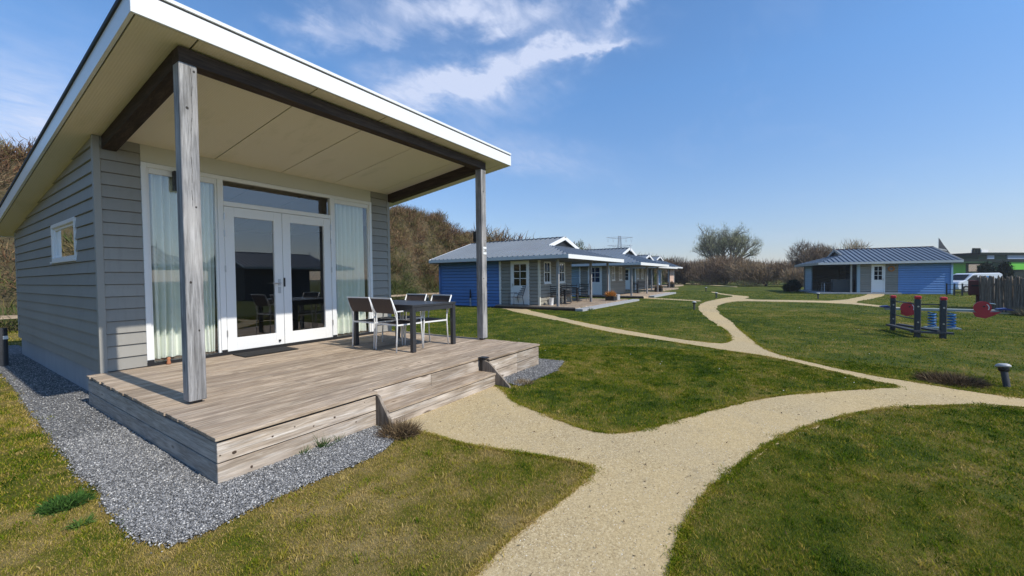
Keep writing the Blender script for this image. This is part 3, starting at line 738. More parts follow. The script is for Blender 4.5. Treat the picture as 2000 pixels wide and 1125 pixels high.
# ------------------------------------------------------------------ deck
dk = thing('wooden_deck', 'weathered timber deck with a recessed front step in front of the grey cabin', 'deck', (0, 0, 0))
SX0, SX1, SY = 1.42, 3.34, .135
mb = MB(); nb = 25; pitch = (D - .03) / nb
for i in range(nb):
    y0 = i * pitch + .0025; y1 = (i + 1) * pitch - .0025
    jx = lambda: rnd.uniform(-.008, .008)
    if i == 0:
        for a, b2 in ((0 + jx(), SX0), (SX1, 4.80 + jx())): mb.box(a, b2, y0 - .02, y1, H - .028, H)
    else:
        a, b2 = jx(), 4.80 + jx(); cut = rnd.choice([1.2, 2.4, 3.3]) if rnd.random() < .35 else None
        if cut: mb.box(a, cut - .002, y0, y1, H - .028, H + rnd.uniform(-.001, .001)); mb.box(cut + .002, b2, y0, y1, H - .028, H + rnd.uniform(-.001, .001))
        else: mb.box(a, b2, y0, y1, H - .028, H + rnd.uniform(-.0015, .0015))
mb.build('deck_boards', 'deck', dk, bevel=.0025)
# black block standing in for the shade under the boards, so gaps read dark
mb = MB(); mb.box(.06, 4.74, .18, D - .05, .02, H - .034); mb.build('underdeck_shade_block', 'black', dk)
def skirt(mb, x0, x1, y, zs):
    for za, zb in zs: mb.box(x0, x1, y, y + .028, za, zb)
ZSK = [(-.06, .158), (.168, H - .050)]
mb = MB(); skirt(mb, .012, SX0 - .005, .004, ZSK)
skirt(mb, SX1 + .005, 4.10, .004, ZSK); skirt(mb, 4.104, 4.788, .004, ZSK)
skirt(mb, SX0 - .005, 2.35, SY + .012, [(.168, H - .040)]); skirt(mb, 2.354, SX1 + .005, SY + .012, [(.168, H - .040)])
mb.build('front_skirt', 'deck_skirt', dk, bevel=.003)
MT['knot'] = paint('dark_wood_knot', (.085, .055, .036), .85, .3, 40, .4)
mb = MB()
for kx, kz, ka, kb in ((.123, .212, .017, .014), (.030, .222, .007, .006), (.402, .240, .010, .008), (.583, .262, .008, .006), (.954, .232, .012, .010), (.24, .055, .010, .012), (.75, .215, .008, .007),
                       (1.18, .12, .009, .008), (3.60, .25, .008, .007), (3.95, .10, .010, .008), (4.35, .22, .009, .008), (4.60, .09, .008, .007), (1.28, .285, .006, .005)):
    pts = [(kx + ka * math.cos(q_ * math.pi / 6) * rnd.uniform(.85, 1.1), .0036, kz + kb * math.sin(q_ * math.pi / 6) * rnd.uniform(.85, 1.1)) for q_ in range(12)]
    mb = MB(); mb.prism(pts, (0, .004, 0)); mb.build('knot', 'knot', dk)
for xa, xb in ((.012, .040), (4.76, 4.788)):
    mb = MB()
    for za, zb in ZSK: mb.box(xa, xb, .034, D - .01, za, zb)
    mb.build('side_skirt', 'deck_skirt_y', dk, bevel=.003)
st = MB(); st.box(SX0 + .03, SX1 - .03, -.150, -.008, .155, .183); st.box(SX0 + .03, SX1 - .03, -.003, SY + .010, .155, .183)
so_ = st.build('step', 'deck', dk, bevel=.003)
mb = MB(); mb.box(SX0 + .03, SX1 - .03, -.135, -.108, .070, .146); mb.box(SX0 + .03, SX1 - .03, -.135, -.108, -.05, .064); mb.build('step_riser', 'deck_skirt', so_)
for x0, fr__ in ((SX0 - .003, -.25), (SX1 - .029, -.37)):
    mb = MB()
    mb.prism([(x0, SY, .0), (x0, fr__ - .02, -.04), (x0, fr__, .03), (x0, -.03, H - .05), (x0, .10, H - .018), (x0, SY + .01, H - .018)], (.032, 0, 0))
    mb.build('step_cheek', 'cheek', dk, bevel=.003)
mb = MB(); mb.box(SX1 - .05, SX1 + .05, .02, .145, H + .001, H + .012); mb.box(SX1 - .04, SX1 - .001, .09, .13, .18, H); mb.build('cheek_cap', 'black', dk)

dm = MB(); x0, x1, y0, y1 = -.40, .40, -.21, .21
dm.box(x0, x1, y0, y1, 0, .016); o = dm.build('door_mat', 'mat', bevel=.004); o.location = (1.955, 3.37, H + .001); tag(o, 'black rectangular mat lying before the double glazed doors', 'door mat')
ds = thing('door_wedge', 'small brown wooden wedge figure standing against the left pane', 'door wedge', (.78, 3.59, H + .001))
mb = MB(); mb.lathe([(.022, 0), (.026, .02), (.018, .06), (.024, .085), (.014, .10)], n=10); mb.build('body', 'terracotta', ds, smooth=True)
mb = MB(); mb.tube([(-.05, 0, .085), (0, 0, .098), (.06, .01, .08)], .010, 8); mb.build('wing', 'beam', ds, smooth=True)

# ------------------------------------------------------------------ dining table and chairs
tb = thing('garden_table', 'black rectangular garden table on the deck with four white framed chairs', 'table', (3.585, 2.0, H + .001), R(0))
TW, TL = 1.0, 1.50
mb = MB()
for i in range(6):
    a = -TW / 2 + .05 + i * (TW - .1) / 6; mb.box(a + .003, a + (TW - .1) / 6 - .003, -TL / 2 + .05, TL / 2 - .05, .715, .735)
mb.box(-TW / 2, -TW / 2 + .05, -TL / 2, TL / 2, .70, .738); mb.box(TW / 2 - .05, TW / 2, -TL / 2, TL / 2, .70, .738)
mb.box(-TW / 2 + .05, TW / 2 - .05, -TL / 2, -TL / 2 + .05, .70, .738); mb.box(-TW / 2 + .05, TW / 2 - .05, TL / 2 - .05, TL / 2, .70, .738)
mb.build('tabletop', 'darkmetal', tb, bevel=.004)
mb = MB(); q = .03
mb.box(-TW / 2 + .01, -TW / 2 + .035, -TL / 2 + .08, TL / 2 - .08, .63, .70); mb.box(TW / 2 - .035, TW / 2 - .01, -TL / 2 + .08, TL / 2 - .08, .63, .70)
mb.box(-TW / 2 + .08, TW / 2 - .08, -TL / 2 + .01, -TL / 2 + .035, .63, .70); mb.box(-TW / 2 + .08, TW / 2 - .08, TL / 2 - .035, TL / 2 - .01, .63, .70)
mb.build('apron', 'darkmetal', tb)
for sx in (-1, 1):
    for sy in (-1, 1):
        mb = MB(); cx, cy = sx * (TW / 2 - .04), sy * (TL / 2 - .04); mb.box(cx - .035, cx + .035, cy - .035, cy + .035, 0, .70); mb.build('leg', 'darkmetal', tb, bevel=.005)

def make_chair(label, group):
    """chair faces +X; back at -X"""
    t = thing('garden_chair', label, 'chair', (0, 0, 0), 0, group)
    W2 = .26; r = .012
    for s in (-1, 1):
        y = s * W2
        mb = MB()
        # back leg rises, bends into back upright
        mb.tube([(-.26, y, 0), (-.235, y, .42), (-.24, y, .60), (-.345, y, .845)], r, 8); mb.build('back_frame', 'whitemetal', t, smooth=True)
        mb = MB(); mb.tube([(.27, y, 0), (.245, y, .40), (.235, y, .60), (.215, y, .63), (.18, y, .642), (-.235, y, .635)], r, 8); mb.build('arm_frame', 'whitemetal', t, smooth=True)
    mb = MB()
    for x in (-.23, .235): mb.bar((x, -W2, .425), (x, W2, .425), .022, .022)
    for s in (-1, 1): mb.bar((-.23, s * W2, .425), (.235, s * W2, .425), .022, .022)
    for s in (-1, 1): mb.bar((-.345, s * W2, .845), (-.22, s * W2, .425), .006, .006)
    mb.bar((-.345, -W2, .845), (-.345, W2, .845), .024, .018)
    mb.build('seat_frame', 'whitemetal', t, smooth=False)
    mb = MB(); n = 6; pts = []
    for i in range(n + 1):
        x = -.22 + i * .445 / n; z = .437 - .016 * math.sin(math.pi * i / n); pts.append((x, z))
    for (xa, za), (xb, zb) in zip(pts, pts[1:]):
        mb.prism([(xa, -W2 + .01, za), (xb, -W2 + .01, zb), (xb, -W2 + .01, zb + .005), (xa, -W2 + .01, za + .005)], (0, 2 * W2 - .02, 0), .5)
    mb.build('seat', 'brown_mesh', t)
    mb = MB()
    for i in range(5):
        a, b2 = i / 5, (i + 1) / 5
        f = lambda q_: (-.24 - .100 * q_ - .012 * math.sin(math.pi * q_), .60 + .235 * q_)
        (xa, za), (xb, zb) = f(a), f(b2)
        mb.prism([(xa, -W2 + .011, za), (xb, -W2 + .011, zb), (xb - .005, -W2 + .011, zb), (xa - .005, -W2 + .011, za)], (0, 2 * W2 - .022, 0), .5)
    mb.build('backrest', 'brown_mesh', t)
    return t
GC = 'white framed chairs around the black table'
ch = make_chair('white framed chair with brown mesh back, left side of the table nearest the steps', GC)
ch.location = (3.22, 1.72, H + .001); ch.rotation_euler = (0, 0, R(-3))
for (x, y, a, lb) in ((3.27, 2.39, 4, 'white framed chair with brown mesh back, left of the table, nearest the curtained window'),
                      (3.78, 1.66, 172, 'white framed chair right of the table, its curved arm beside the front table leg'),
                      (3.86, 2.34, 181, 'white framed chair at the far right, mostly hidden behind the black tabletop')):
    c_ = copy_tree(ch); c_.location = (x, y, H + .001); c_.rotation_euler = (0, 0, R(a)); c_['label'] = lb

# ------------------------------------------------------------------ neighbouring cabins with half-hipped sheet roofs
def hut(label, org, ux, uy, L, W, ze, zr, walls, roofm, opts):
    """local x runs from the gable end (0) to the porch end (L), local y from the long front (0) to the back (W)"""
    ux, uy = Vector((*ux, 0)), Vector((*uy, 0)); Z = Vector((0, 0, 1)); O = Vector((*org, 0))
    P = lambda x, y, z: O + ux * x + uy * y + Z * z
    root = thing('holiday_cabin', label, 'cabin')
    def pbox(mb, x0, x1, y0, y1, z0, z1, tone=None):
        mb.add([P(x0, y0, z0), P(x1, y0, z0), P(x1, y1, z0), P(x0, y1, z0), P(x0, y0, z1), P(x1, y0, z1), P(x1, y1, z1), P(x0, y1, z1)],
               [(0, 3, 2, 1), (4, 5, 6, 7), (0, 1, 5, 4), (1, 2, 6, 5), (2, 3, 7, 6), (3, 0, 4, 7)], tone)
    def part(name, m, lst, parent=root, bevel=0):
        mb = MB()
        for b_ in lst: pbox(mb, *b_)
        return mb.build(name, m, parent, bevel=bevel)
    g_ = 2.2; zg = zr - .46; h = W / 2; sl = (zr - ze) / h; yg = (zg - ze) / sl
    zs = lambda y: ze + sl * (y if y <= h else W - y)
    # roof slopes as one folded sheet with ribs
    rf = MB(); th = .05
    def slab(pts):
        pts = [P(*p) for p in pts]; rf.add(pts + [p - Z * th for p in pts], [tuple(range(len(pts))), tuple(range(2 * len(pts) - 1, len(pts) - 1, -1))] + [(i, (i + 1) % len(pts), len(pts) + (i + 1) % len(pts), len(pts) + i) for i in range(len(pts))], .5)
    for f in (lambda y: y, lambda y: W - y):
        slab([(0, f(0), ze), (L, f(0), ze), (L - g_, f(yg), zg), (L - g_ + .25, f(yg) , zg), (L - g_ + .25, f(h), zr), (0, f(h), zr)])
    slab([(L, 0, ze), (L, W, ze), (L - g_, W - yg, zg), (L - g_, yg, zg)])
    roof = rf.build('roof', roofm, root)
    rb = MB(); p_ = .30
    x = .12
    while x < L - .1:
        yt = h if x < L - g_ + .2 else yg * (L - x) / g_
        for f in (lambda y: y, lambda y: W - y):
            if yt < .15: continue
            a, b2 = P(x, f(0), ze + .02), P(x, f(yt), zs(yt) + .02)
            rb.bar(a, b2, .085, .085)
        x += p_
    y = .15
    while y < W - .1:
        xt = g_ if yg <= y <= W - yg else g_ * min(y, W - y) / yg
        if xt > .15: rb.bar(P(L, y, ze + .02), P(L - xt, y, ze + (zg - ze) * xt / g_ + .02), .075, .045)
        y += p_
    rb.build('roof_ribs', roofm, roof)
    rc = MB(); rc.bar(P(-.02, h, zr + .03), P(L - g_ + .3, h, zr + .03), .20, .05)
    rc.build('ridge_cap', opts.get('ridge', 'roof_grey'), roof)
    x = .0; rk = MB()
    while x < L - g_:
        rk.bar(P(x, h - .10, zr + .012), P(x + .15, h - .10, zr + .012), .07, .10); rk.bar(P(x + .10, h - .06, zr + .01), P(x + .40, h - .06, zr + .01), .02, .02); x += .30
    rk.build('ridge_vents', 'black', roof)
    # eaves, barge boards, gablet
    gm = opts.get('gutter', 'gutter'); em = opts.get('end', 'white')
    part('gutter', gm, [(-.03, L + .05, -.06, .0, ze - .14, ze + .02)], roof)
    part('gutter', gm, [(-.03, L + .05, W, W + .06, ze - .14, ze + .02)], roof)
    part('eaves_fascia', em, [(L + .051, L + .09, -.06, W + .06, ze - .16, ze + .03)], roof)
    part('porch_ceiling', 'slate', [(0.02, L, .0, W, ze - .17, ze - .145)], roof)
    mb = MB(); mb.prism([P(.1, .3, ze - .1), P(.1, W - .3, ze - .1), P(.1, h, zr - .1)], ux * .06); mb.build('gable_wall', walls[0][5], roof)
    for s_ in (0, 1):
        f = (lambda y: y) if s_ == 0 else (lambda y: W - y)
        mb = MB(); mb.prism([P(-.04, f(-.04), ze - .10), P(-.04, f(h), zr - .06), P(-.04, f(h), zr + .06), P(-.04, f(-.04), ze + .04)], ux * .04); mb.build('barge_board', em, roof)
        mb = MB(); a = yg - .35; xx = L - g_ + .25
        mb.prism([P(xx, f(a), zs(a) - .10), P(xx, f(h), zr - .12), P(xx, f(h), zr + .08), P(xx, f(a), zs(a) + .08)], ux * .04); mb.build('gablet_board', em, roof)
    if opts.get('finial', True): part('finial', em, [(L - g_ + .295, L - g_ + .335, h - .045, h + .045, zr - .25, zr + .30)], roof)
    mb = MB(); mb.prism([P(L - g_ + .1, yg, zg), P(L - g_ + .1, W - yg, zg), P(L - g_ + .1, h, zr - .1)], ux * .03); mb.build('gablet_infill', 'black', roof)
    # walls: list of (face, a0, a1, pos, (holes), material)
    for face, a0, a1, pos, holes, mm in walls:
        mb = MB(); zb = opts.get('zb', .0)
        if face == 'f': lap_wall(mb, P(0, pos, 0), ux, -uy, a0, a1, zb, ze - .14, .17, holes, None, .034, .06, .022)
        if face == 'b': lap_wall(mb, P(0, pos, 0), ux, uy, a0, a1, zb, ze - .14, .17, holes, None, .034, .06, .022)
        if face == 'e': lap_wall(mb, P(pos, 0, 0), uy, ux, a0, a1, zb, ze - .14, .17, holes, None, .034, .06, .022)
        if face == 'g': lap_wall(mb, P(pos, 0, 0), uy, -ux, a0, a1, zb, ze - .14, .17, holes, None, .034, .06, .022)
        mb.build('wall', mm, root)
        for ua, ub, za, zb_ in holes:
            door = za < .5; w = .07
            def fb(mb, a, b2, z0, z1, d0, d1):
                if face in 'fb':
                    sg = -1 if face == 'f' else 1
                    pbox(mb, a, b2, *(sorted((pos + sg * d0, pos + sg * d1))), z0, z1)
                else:
                    sg = 1 if face == 'e' else -1
                    pbox(mb, *(sorted((pos + sg * d0, pos + sg * d1))), a, b2, z0, z1)
            mb = MB()
            if door:
                za0 = za; fb(mb, ua, ua + w, za, zb_, -.02, .035); fb(mb, ub - w, ub, za, zb_, -.02, .035); fb(mb, ua + w, ub - w, zb_ - w, zb_, -.02, .035)
                fr = mb.build('door_frame', 'white', root)
                mb = MB(); zm = za + .95; a, b2 = ua + w + .005, ub - w - .005; q = .10
                fb(mb, a, b2, za + .02, zm, -.02, .012); fb(mb, a, a + q, zm, zb_ - w, -.02, .012); fb(mb, b2 - q, b2, zm, zb_ - w, -.02, .012); fb(mb, a + q, b2 - q, zb_ - w - .1, zb_ - w, -.02, .012)
                gz0, gz1, ga, gb = zm, zb_ - w - .1, a + q, b2 - q
                for k in (1, 2): fb(mb, ga, gb, gz0 + (gz1 - gz0) * k / 3 - .015, gz0 + (gz1 - gz0) * k / 3 + .015, -.01, .012)
                fb(mb, (ga + gb) / 2 - .015, (ga + gb) / 2 + .015, gz0, gz1, -.01, .012)
                dr = mb.build('door', 'white', root)
                mb = MB(); fb(mb, ga, gb, gz0, gz1, -.012, -.006); mb.build('door_pane', 'darkglass', dr)
                mb = MB(); fb(mb, a + .03, a + .06, zm - .05, zm + .1, .012, .05); mb.build('door_handle', 'steel', dr)
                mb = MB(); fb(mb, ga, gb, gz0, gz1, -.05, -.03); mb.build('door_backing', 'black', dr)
            else:
                fb(mb, ua, ua + w, za, zb_, -.02, .035); fb(mb, ub - w, ub, za, zb_, -.02, .035); fb(mb, ua + w, ub - w, zb_ - w, zb_, -.02, .035); fb(mb, ua + w, ub - w, za, za + w, -.02, .035)
                fb(mb, ua - .02, ub + .02, za - .05, za, .0, .06)
                zc = (za + zb_) / 2; fb(mb, ua + w, ub - w, zc - .02, zc + .02, -.01, .02); fb(mb, (ua + ub) / 2 - .012, (ua + ub) / 2 + .012, za + w, zb_ - w, -.01, .016)
                wd = mb.build('window', 'white', root)
                mb = MB(); fb(mb, ua + w, ub - w, za + w, zb_ - w, -.012, -.006); mb.build('window_pane', 'darkglass', wd)
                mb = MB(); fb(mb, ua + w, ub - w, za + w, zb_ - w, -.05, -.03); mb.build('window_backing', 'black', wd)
    for (x, y, w, mm) in opts.get('trims', ()):
        part('corner_board', mm, [(x - w, x + w, y - w, y + w, 0, ze - .14)])
    for (x, y, w) in opts.get('posts', ()):
        part('porch_post', opts.get('postm', 'post'), [(x - w, x + w, y - w, y + w, .1, ze - .17)])
    for d_ in opts.get('deck', ()):
        part('terrace', d_[6], [d_[:6]])
    for nm, mm, lst in opts.get('extra', ()): part(nm, mm, lst)
    return root

def std_walls(c1, c2, door, wins=True, endw=3.6):
    return [('f', .30, 4.35, .60, (), c1), ('f', 4.36, 6.66, .60, ((door[0], door[1], .16, 2.33),), c2),
            ('e', .60, .60 + endw, 6.66, ((1.03, 1.72, 1.22, 2.28), (2.65, 3.35, 1.22, 2.28)) if wins else (), c2),
            ('e', .60 + endw, 7.0, 5.2, (), c2), ('b', .30, 5.2, 7.0, (), c1), ('g', .60, 7.0, .30, (), c1)]
# second cabin: long blue side towards us, porch end towards the sun
hut('blue and grey cabin with grey hipped roof and open porch, just beyond the near cabin', (15.1, 12.80), (0, -1), (1, 0), 8.42, 7.6, 2.50, 3.66,
    std_walls('blue_siding', 'green_siding', (5.02, 6.10)), 'roof_grey',
    dict(gutter='gutter', trims=[(.30, .60, .045, 'blue_siding'), (4.38, .58, .045, 'white'), (6.66, .58, .05, 'cream')], finial=False,
         posts=[(7.76, .38, .055), (7.76, 4.30, .055), (7.76, 6.9, .055)],
         deck=[(4.4, 8.75, .10, 7.6, -.02, .15, 'deck'), (4.4, 8.80, -.02, .098, -.02, .10, 'beam_y')],
         extra=[('terrace_edge', 'concrete', [(8.76, 9.15, -.02, 8.6, -.02, .10)])]))
hut('pale blue and grey cabin with blue roof and white finial, second along the row', (26.3, 13.35), (0, -1), (1, 0), 9.0, 8.3, 2.42, 3.72,
    std_walls('pale_siding', 'green_siding', (5.02, 6.10)), 'roof_blue',
    dict(gutter='gutter', trims=[(.30, .60, .045, 'white'), (4.38, .58, .045, 'white'), (6.66, .58, .05, 'white')],
         posts=[(8.3, .40, .055), (8.3, 4.4, .055), (8.3, 7.7, .055)],
         deck=[(4.4, 9.2, .10, 8.3, -.02, .15, 'deck'), (4.4, 9.24, -.02, .098, -.02, .10, 'beam_y')],
         extra=[('terrace_edge', 'concrete', [(9.21, 9.6, 1.4, 8.6, -.02, .12)])]))
hut('grey boarded cabin with blue roof, third along the row behind two planters', (39.0, 15.2), (0, -1), (1, 0), 9.0, 8.6, 2.45, 3.75,
    std_walls('pale_siding', 'green_siding', (5.02, 6.10)), 'roof_blue',
    dict(gutter='white', trims=[(.30, .60, .045, 'white'), (6.66, .58, .05, 'white'), (6.66, 4.2, .06, 'white')],
         posts=[(8.3, .40, .055), (8.3, 8.1, .07)],
         deck=[(4.4, 9.2, .10, 8.6, -.02, .15, 'deck')]))
hut('far small cabin with peach boards and a white gablet, last of the row', (53.0, 17.6), (0, -1), (1, 0), 9.0, 10.6, 2.75, 4.25,
    [('f', .30, 6.66, .60, (), 'green_siding'), ('e', .6, 3.4, 6.66, (), 'slate'), ('e', 5.1, 6.3, 6.9, (), 'lightblue_siding'), ('e', 6.3, 9.6, 8.0, (), 'peach_siding'), ('g', .60, 9.6, .30, (), 'green_siding')], 'roof_blue',
    dict(gutter='white', trims=[(8.0, 9.62, .07, 'white'), (8.0, 6.3, .07, 'lightblue_siding')],
         posts=[(8.3, .40, .07)], deck=[(4.4, 9.4, .10, 9.6, -.02, .18, 'deck')]))
# the cabin across the lawn, on the right
a_ = R(9.24); ux6 = (-math.sin(a_), math.cos(a_)); uy6 = (math.cos(a_), math.sin(a_))
e35 = 2.37
c6org = (38.95, -14.03)
hut('blue and grey cabin with ribbed blue roof standing alone across the lawn', c6org, ux6, uy6, 8.06, 7.7, e35, 3.52,
    [('f', .35, 3.2, .50, (), 'blue_siding2'), ('f', 3.21, 5.5, .50, ((3.95, 4.75, .10, 2.2),), 'green_siding'), ('e', .5, 3.2, 5.5, (), 'slate'),
     ('e', 3.2, 6.9, 5.0, (), 'green_siding'), ('e', 4.6, 6.9, 7.5, (), 'pale_siding'), ('b', .35, 5.0, 6.7, (), 'green_siding'), ('f', 4.95, 7.6, 6.75, (), 'green_siding'), ('g', .5, 6.7, .35, (), 'blue_siding2')], 'roof_blue',
    dict(gutter='gutter', end='grey_trim', ridge='redbrown', trims=[(.33, .48, .05, 'lightblue_siding'), (5.52, .48, .09, 'pale_siding')],
         posts=[(6.0, .30, .05)], postm='grey_trim', deck=[(3.2, 8.2, -.1, 7.0, -.02, .10, 'concrete')],
         extra=[('porch_storage', 'slate', [(5.65, 6.9, 1.0, 1.6, .1, 1.1)])]))

# two more cabins stand behind the viewer; the near cabin's glass mirrors them
hut('dark cabin across the lawn, seen only mirrored in the left glass door', (1.0, -27.0), (1, 0), (0, 1), 9.0, 7.6, 2.5, 3.75, std_walls('slate', 'slate', (5.02, 6.1), False), 'roof_grey', dict())
hut('dark cabin across the lawn, seen only mirrored in the right glass door', (12.5, -29.0), (1, 0), (0, 1), 9.0, 7.6, 2.5, 3.75, std_walls('slate', 'slate', (5.02, 6.1), False), 'roof_grey', dict())

# ------------------------------------------------------------------ terrace furniture of the neighbours
def lounge(label, group):
    t = thing('terrace_chair', label, 'chair', (0, 0, 0), 0, group)
    for s in (-.27, .27):
        mb = MB(); mb.tube([(.25, s, 0), (.25, s, .40), (.22, s, .60), (-.20, s, .60)], .014, 6); mb.tube([(-.30, s, 0), (-.22, s, .40), (-.42, s, .98)], .014, 6); mb.tube([(-.22, s, .40), (.25, s, .40)], .012, 6)
        mb.build('side_frame', 'darkmetal', t)
    mb = MB(); mb.box(-.22, .25, -.26, .26, .40, .415); mb.build('seat', 'brown_mesh', t)
    mb = MB()
    for i in range(5):
        z = .50 + i * .10; x = -.22 - .20 * (z - .40) / .58; mb.bar((x, -.27, z), (x, .27, z), .015, .045)
    mb.build('backrest', 'darkmetal', t)
    return t
def bistro(label):
    t = thing('terrace_table', label, 'table')
    mb = MB(); mb.lathe([(.36, .72), (.37, .735), (.36, .75)], n=20); mb.build('tabletop', 'darkmetal', t, smooth=True, auto=True)
    mb = MB(); mb.box(-.055, .055, -.055, .055, .03, .72); mb.build('leg', 'darkmetal', t)
    mb = MB(); mb.box(-.22, .22, -.22, .22, 0, .03); mb.build('base', 'darkmetal', t)
    return t
l0 = lounge('dark metal lounge chair before the white door of the blue and grey cabin', 'terrace chairs')
l0.location = (15.32, 7.25, .151); l0.rotation_euler = (0, 0, R(150))
for x, y, a, lb in ((16.75, 5.75, 20, 'terrace chair below the left porch window of the second cabin'),
                    (17.75, 5.75, 200, 'terrace chair below the right porch window of the second cabin'),
                    (18.9, 5.9, 20, 'terrace chair left of the round table on the second cabin porch'),
                    (20.5, 6.0, 190, 'terrace chair right of the round table on the second cabin porch'),
                    (30.6, 6.0, 20, 'terrace chair left of the table on the pale blue cabin porch'),
                    (32.4, 6.0, 190, 'terrace chair right of the table on the pale blue cabin porch'),
                    (44.5, 8.2, 0, 'terrace chair in the dark porch of the grey boarded cabin')):
    c_ = copy_tree(l0); c_.location = (x, y, .151); c_.rotation_euler = (0, 0, R(a)); c_['label'] = lb
b0 = bistro('round dark table on the porch of the second cabin'); b0.location = (19.75, 6.0, .151)
for x, y, z_, lb in ((17.25, 5.55, .151, 'round dark table between the chairs below the porch windows'), (31.5, 6.0, .151, 'round dark table on the porch of the pale blue cabin'),):
    c_ = copy_tree(b0); c_.location = (x, y, z_); c_['label'] = lb
# cabin across the lawn: dark table and chairs in the porch shade
def c6(x, y): return (c6org[0] + ux6[0] * x + uy6[0] * y, c6org[1] + ux6[1] * x + uy6[1] * y)
for i, (x, y, a, lb) in enumerate(((5.9, 1.9, 60, 'dark chair beside the grey post of the cabin across the lawn'), (6.5, 2.3, 150, 'dark chair in the middle of the porch across the lawn'), (7.3, 2.2, 250, 'dark chair at the open end of the porch across the lawn'))):
    c_ = copy_tree(l0); p = c6(x, y); c_.location = (*p, .101); c_.rotation_euler = (0, 0, R(a)); c_['label'] = lb
t6 = thing('terrace_table', 'long dark table in the shaded porch across the lawn', 'table', (*c6(6.6, 1.7), .101), R(99))
mb = MB(); mb.box(-.85, .85, -.42, .42, .70, .74); mb.build('tabletop', 'darkmetal', t6)
for sx in (-.78, .78):
    for sy in (-.36, .36): boxes('leg', 'hub', t6, [(sx - .025, sx + .025, sy - .025, sy + .025, 0, .70)])

# ------------------------------------------------------------------ twig and leaf masses
def twigs(n, centers, radii, length, width, spread, seed, upbias=.8, tone=None, jt=.12):
    """thin curved twigs: two triangles each; centers Nx3, radii Nx3"""
    r = np.random.default_rng(seed); k = len(centers); idx = r.integers(0, k, n)
    c = np.asarray(centers)[idx]; rad = np.asarray(radii)[idx]
    d = r.normal(size=(n, 3)); d /= np.linalg.norm(d, axis=1, keepdims=True)
    base = c + d * rad * (r.random((n, 1)) ** .45)
    dr = d * spread + r.normal(size=(n, 3)) * .45; dr[:, 2] += upbias; dr /= np.linalg.norm(dr, axis=1, keepdims=True)
    ln = length * (r.random((n, 1)) * .8 + .4); sd_ = np.cross(dr, r.normal(size=(n, 3))); sd_ /= np.linalg.norm(sd_, axis=1, keepdims=True)
    w = width * (r.random((n, 1)) * .8 + .6)
    mid = base + dr * ln * .5 + r.normal(size=(n, 3)) * ln * .06; tip = base + dr * ln + r.normal(size=(n, 3)) * ln * .14
    V = np.stack([base - sd_ * w, base + sd_ * w, mid + sd_ * w * .7, mid - sd_ * w * .7, tip], 1).reshape(-1, 3)
    o_ = np.arange(n)[:, None] * 5
    F = np.concatenate([o_ + [0, 1, 2], o_ + [0, 2, 3], o_ + [3, 2, 4]], 1).reshape(-1, 3)
    tn = (np.full(k, .5) if tone is None else np.asarray(tone))[idx] + r.normal(size=n) * jt
    return V, F, np.clip(np.repeat(tn, 3), 0, 1)
def merge(lst):
    vs, fs, ts, k = [], [], [], 0
    for v_, f_, t_ in lst: vs.append(v_); fs.append(f_ + k); ts.append(t_); k += len(v_)
    return np.concatenate(vs), np.concatenate(fs), np.concatenate(ts)

# scrub covering the dune
def scrub_tone(x, y, z, r):
    band = z / 6.5 + .12 * math.sin(x * .7) + .1 * math.sin(x * 1.9 + y)
    u = r.random()
    if band < .22: return r.uniform(.66, .98)
    if band < .45: return r.uniform(.50, .85) if u < .6 else r.uniform(.02, .5)
    if band < .75: return r.uniform(.05, .35) if u < .38 else r.uniform(.35, .75)
    return r.uniform(.03, .30) if u < .5 else r.uniform(.30, .66)
r_ = random.Random(21); cs, rs_, tn = [], [], []
def scatter_dune(x0, x1, n, s):
    for _ in range(n):
        x = r_.uniform(x0, x1); y = 16.4 + 9.0 * r_.random() ** .8; z = hill_z(x, y); q = r_.uniform(.45, 1.1) * s
        cs.append((x, y, z + q * .25)); rs_.append((q, q, q * .75)); tn.append(scrub_tone(x, y, z, r_))
scatter_dune(-8, 3, 150, 1.0); scatter_dune(10, 34, 700, .95); a1 = len(cs)
V, F, T = twigs(190000, cs, rs_, .40, .013, .7, 5, .6, tn, .09)
cs2, rs2, tn2 = cs, rs_, tn; cs, rs_, tn = [], [], []
scatter_dune(34, 130, 520, 1.9); scatter_dune(-30, -8, 120, 1.5)
V2, F2, T2 = twigs(42000, cs, rs_, 1.1, .035, .55, 6, .9, tn, .08)
V, F, T = merge([(V, F, T), (V2, F2, T2)])
tag(np_mesh('dune_scrub', V, F, T, 'scrub'), 'reddish brown and olive scrub covering the dune behind the cabins', 'scrub', kind='stuff')

def shrub(name, label, cat, x, y, z, rx, ry, rz, n, ln, w, mt, tone, seed, group=None, lumps=9, up_=.8):
    r = random.Random(seed); c, q, t = [], [], []
    for _ in range(lumps):
        a = r.uniform(0, 6.28); d = r.random() ** .5 * .62
        c.append((rx * d * math.cos(a), ry * d * math.sin(a), rz * r.uniform(.25, .72))); k = r.uniform(.30, .50)
        q.append((rx * k, ry * k, rz * k * .8)); t.append(tone + r.uniform(-.2, .2))
    root = thing(name, label, cat, (x, y, z), 0, group)
    V, F, T = twigs(n, c, q, ln, w, .6, seed, up_, t, .12); np_mesh('crown', V, F, T, mt, root)
    mb = MB()
    for _ in range(6):
        a = r.uniform(0, 6.28); mb.tube([(0, 0, -.05), (rx * .25 * math.cos(a), ry * .25 * math.sin(a), rz * .35), (rx * .45 * math.cos(a), ry * .45 * math.sin(a), rz * .62)], [.10, .06, .03], 5)
    mb.build('trunk', 'bark', root)
    return root

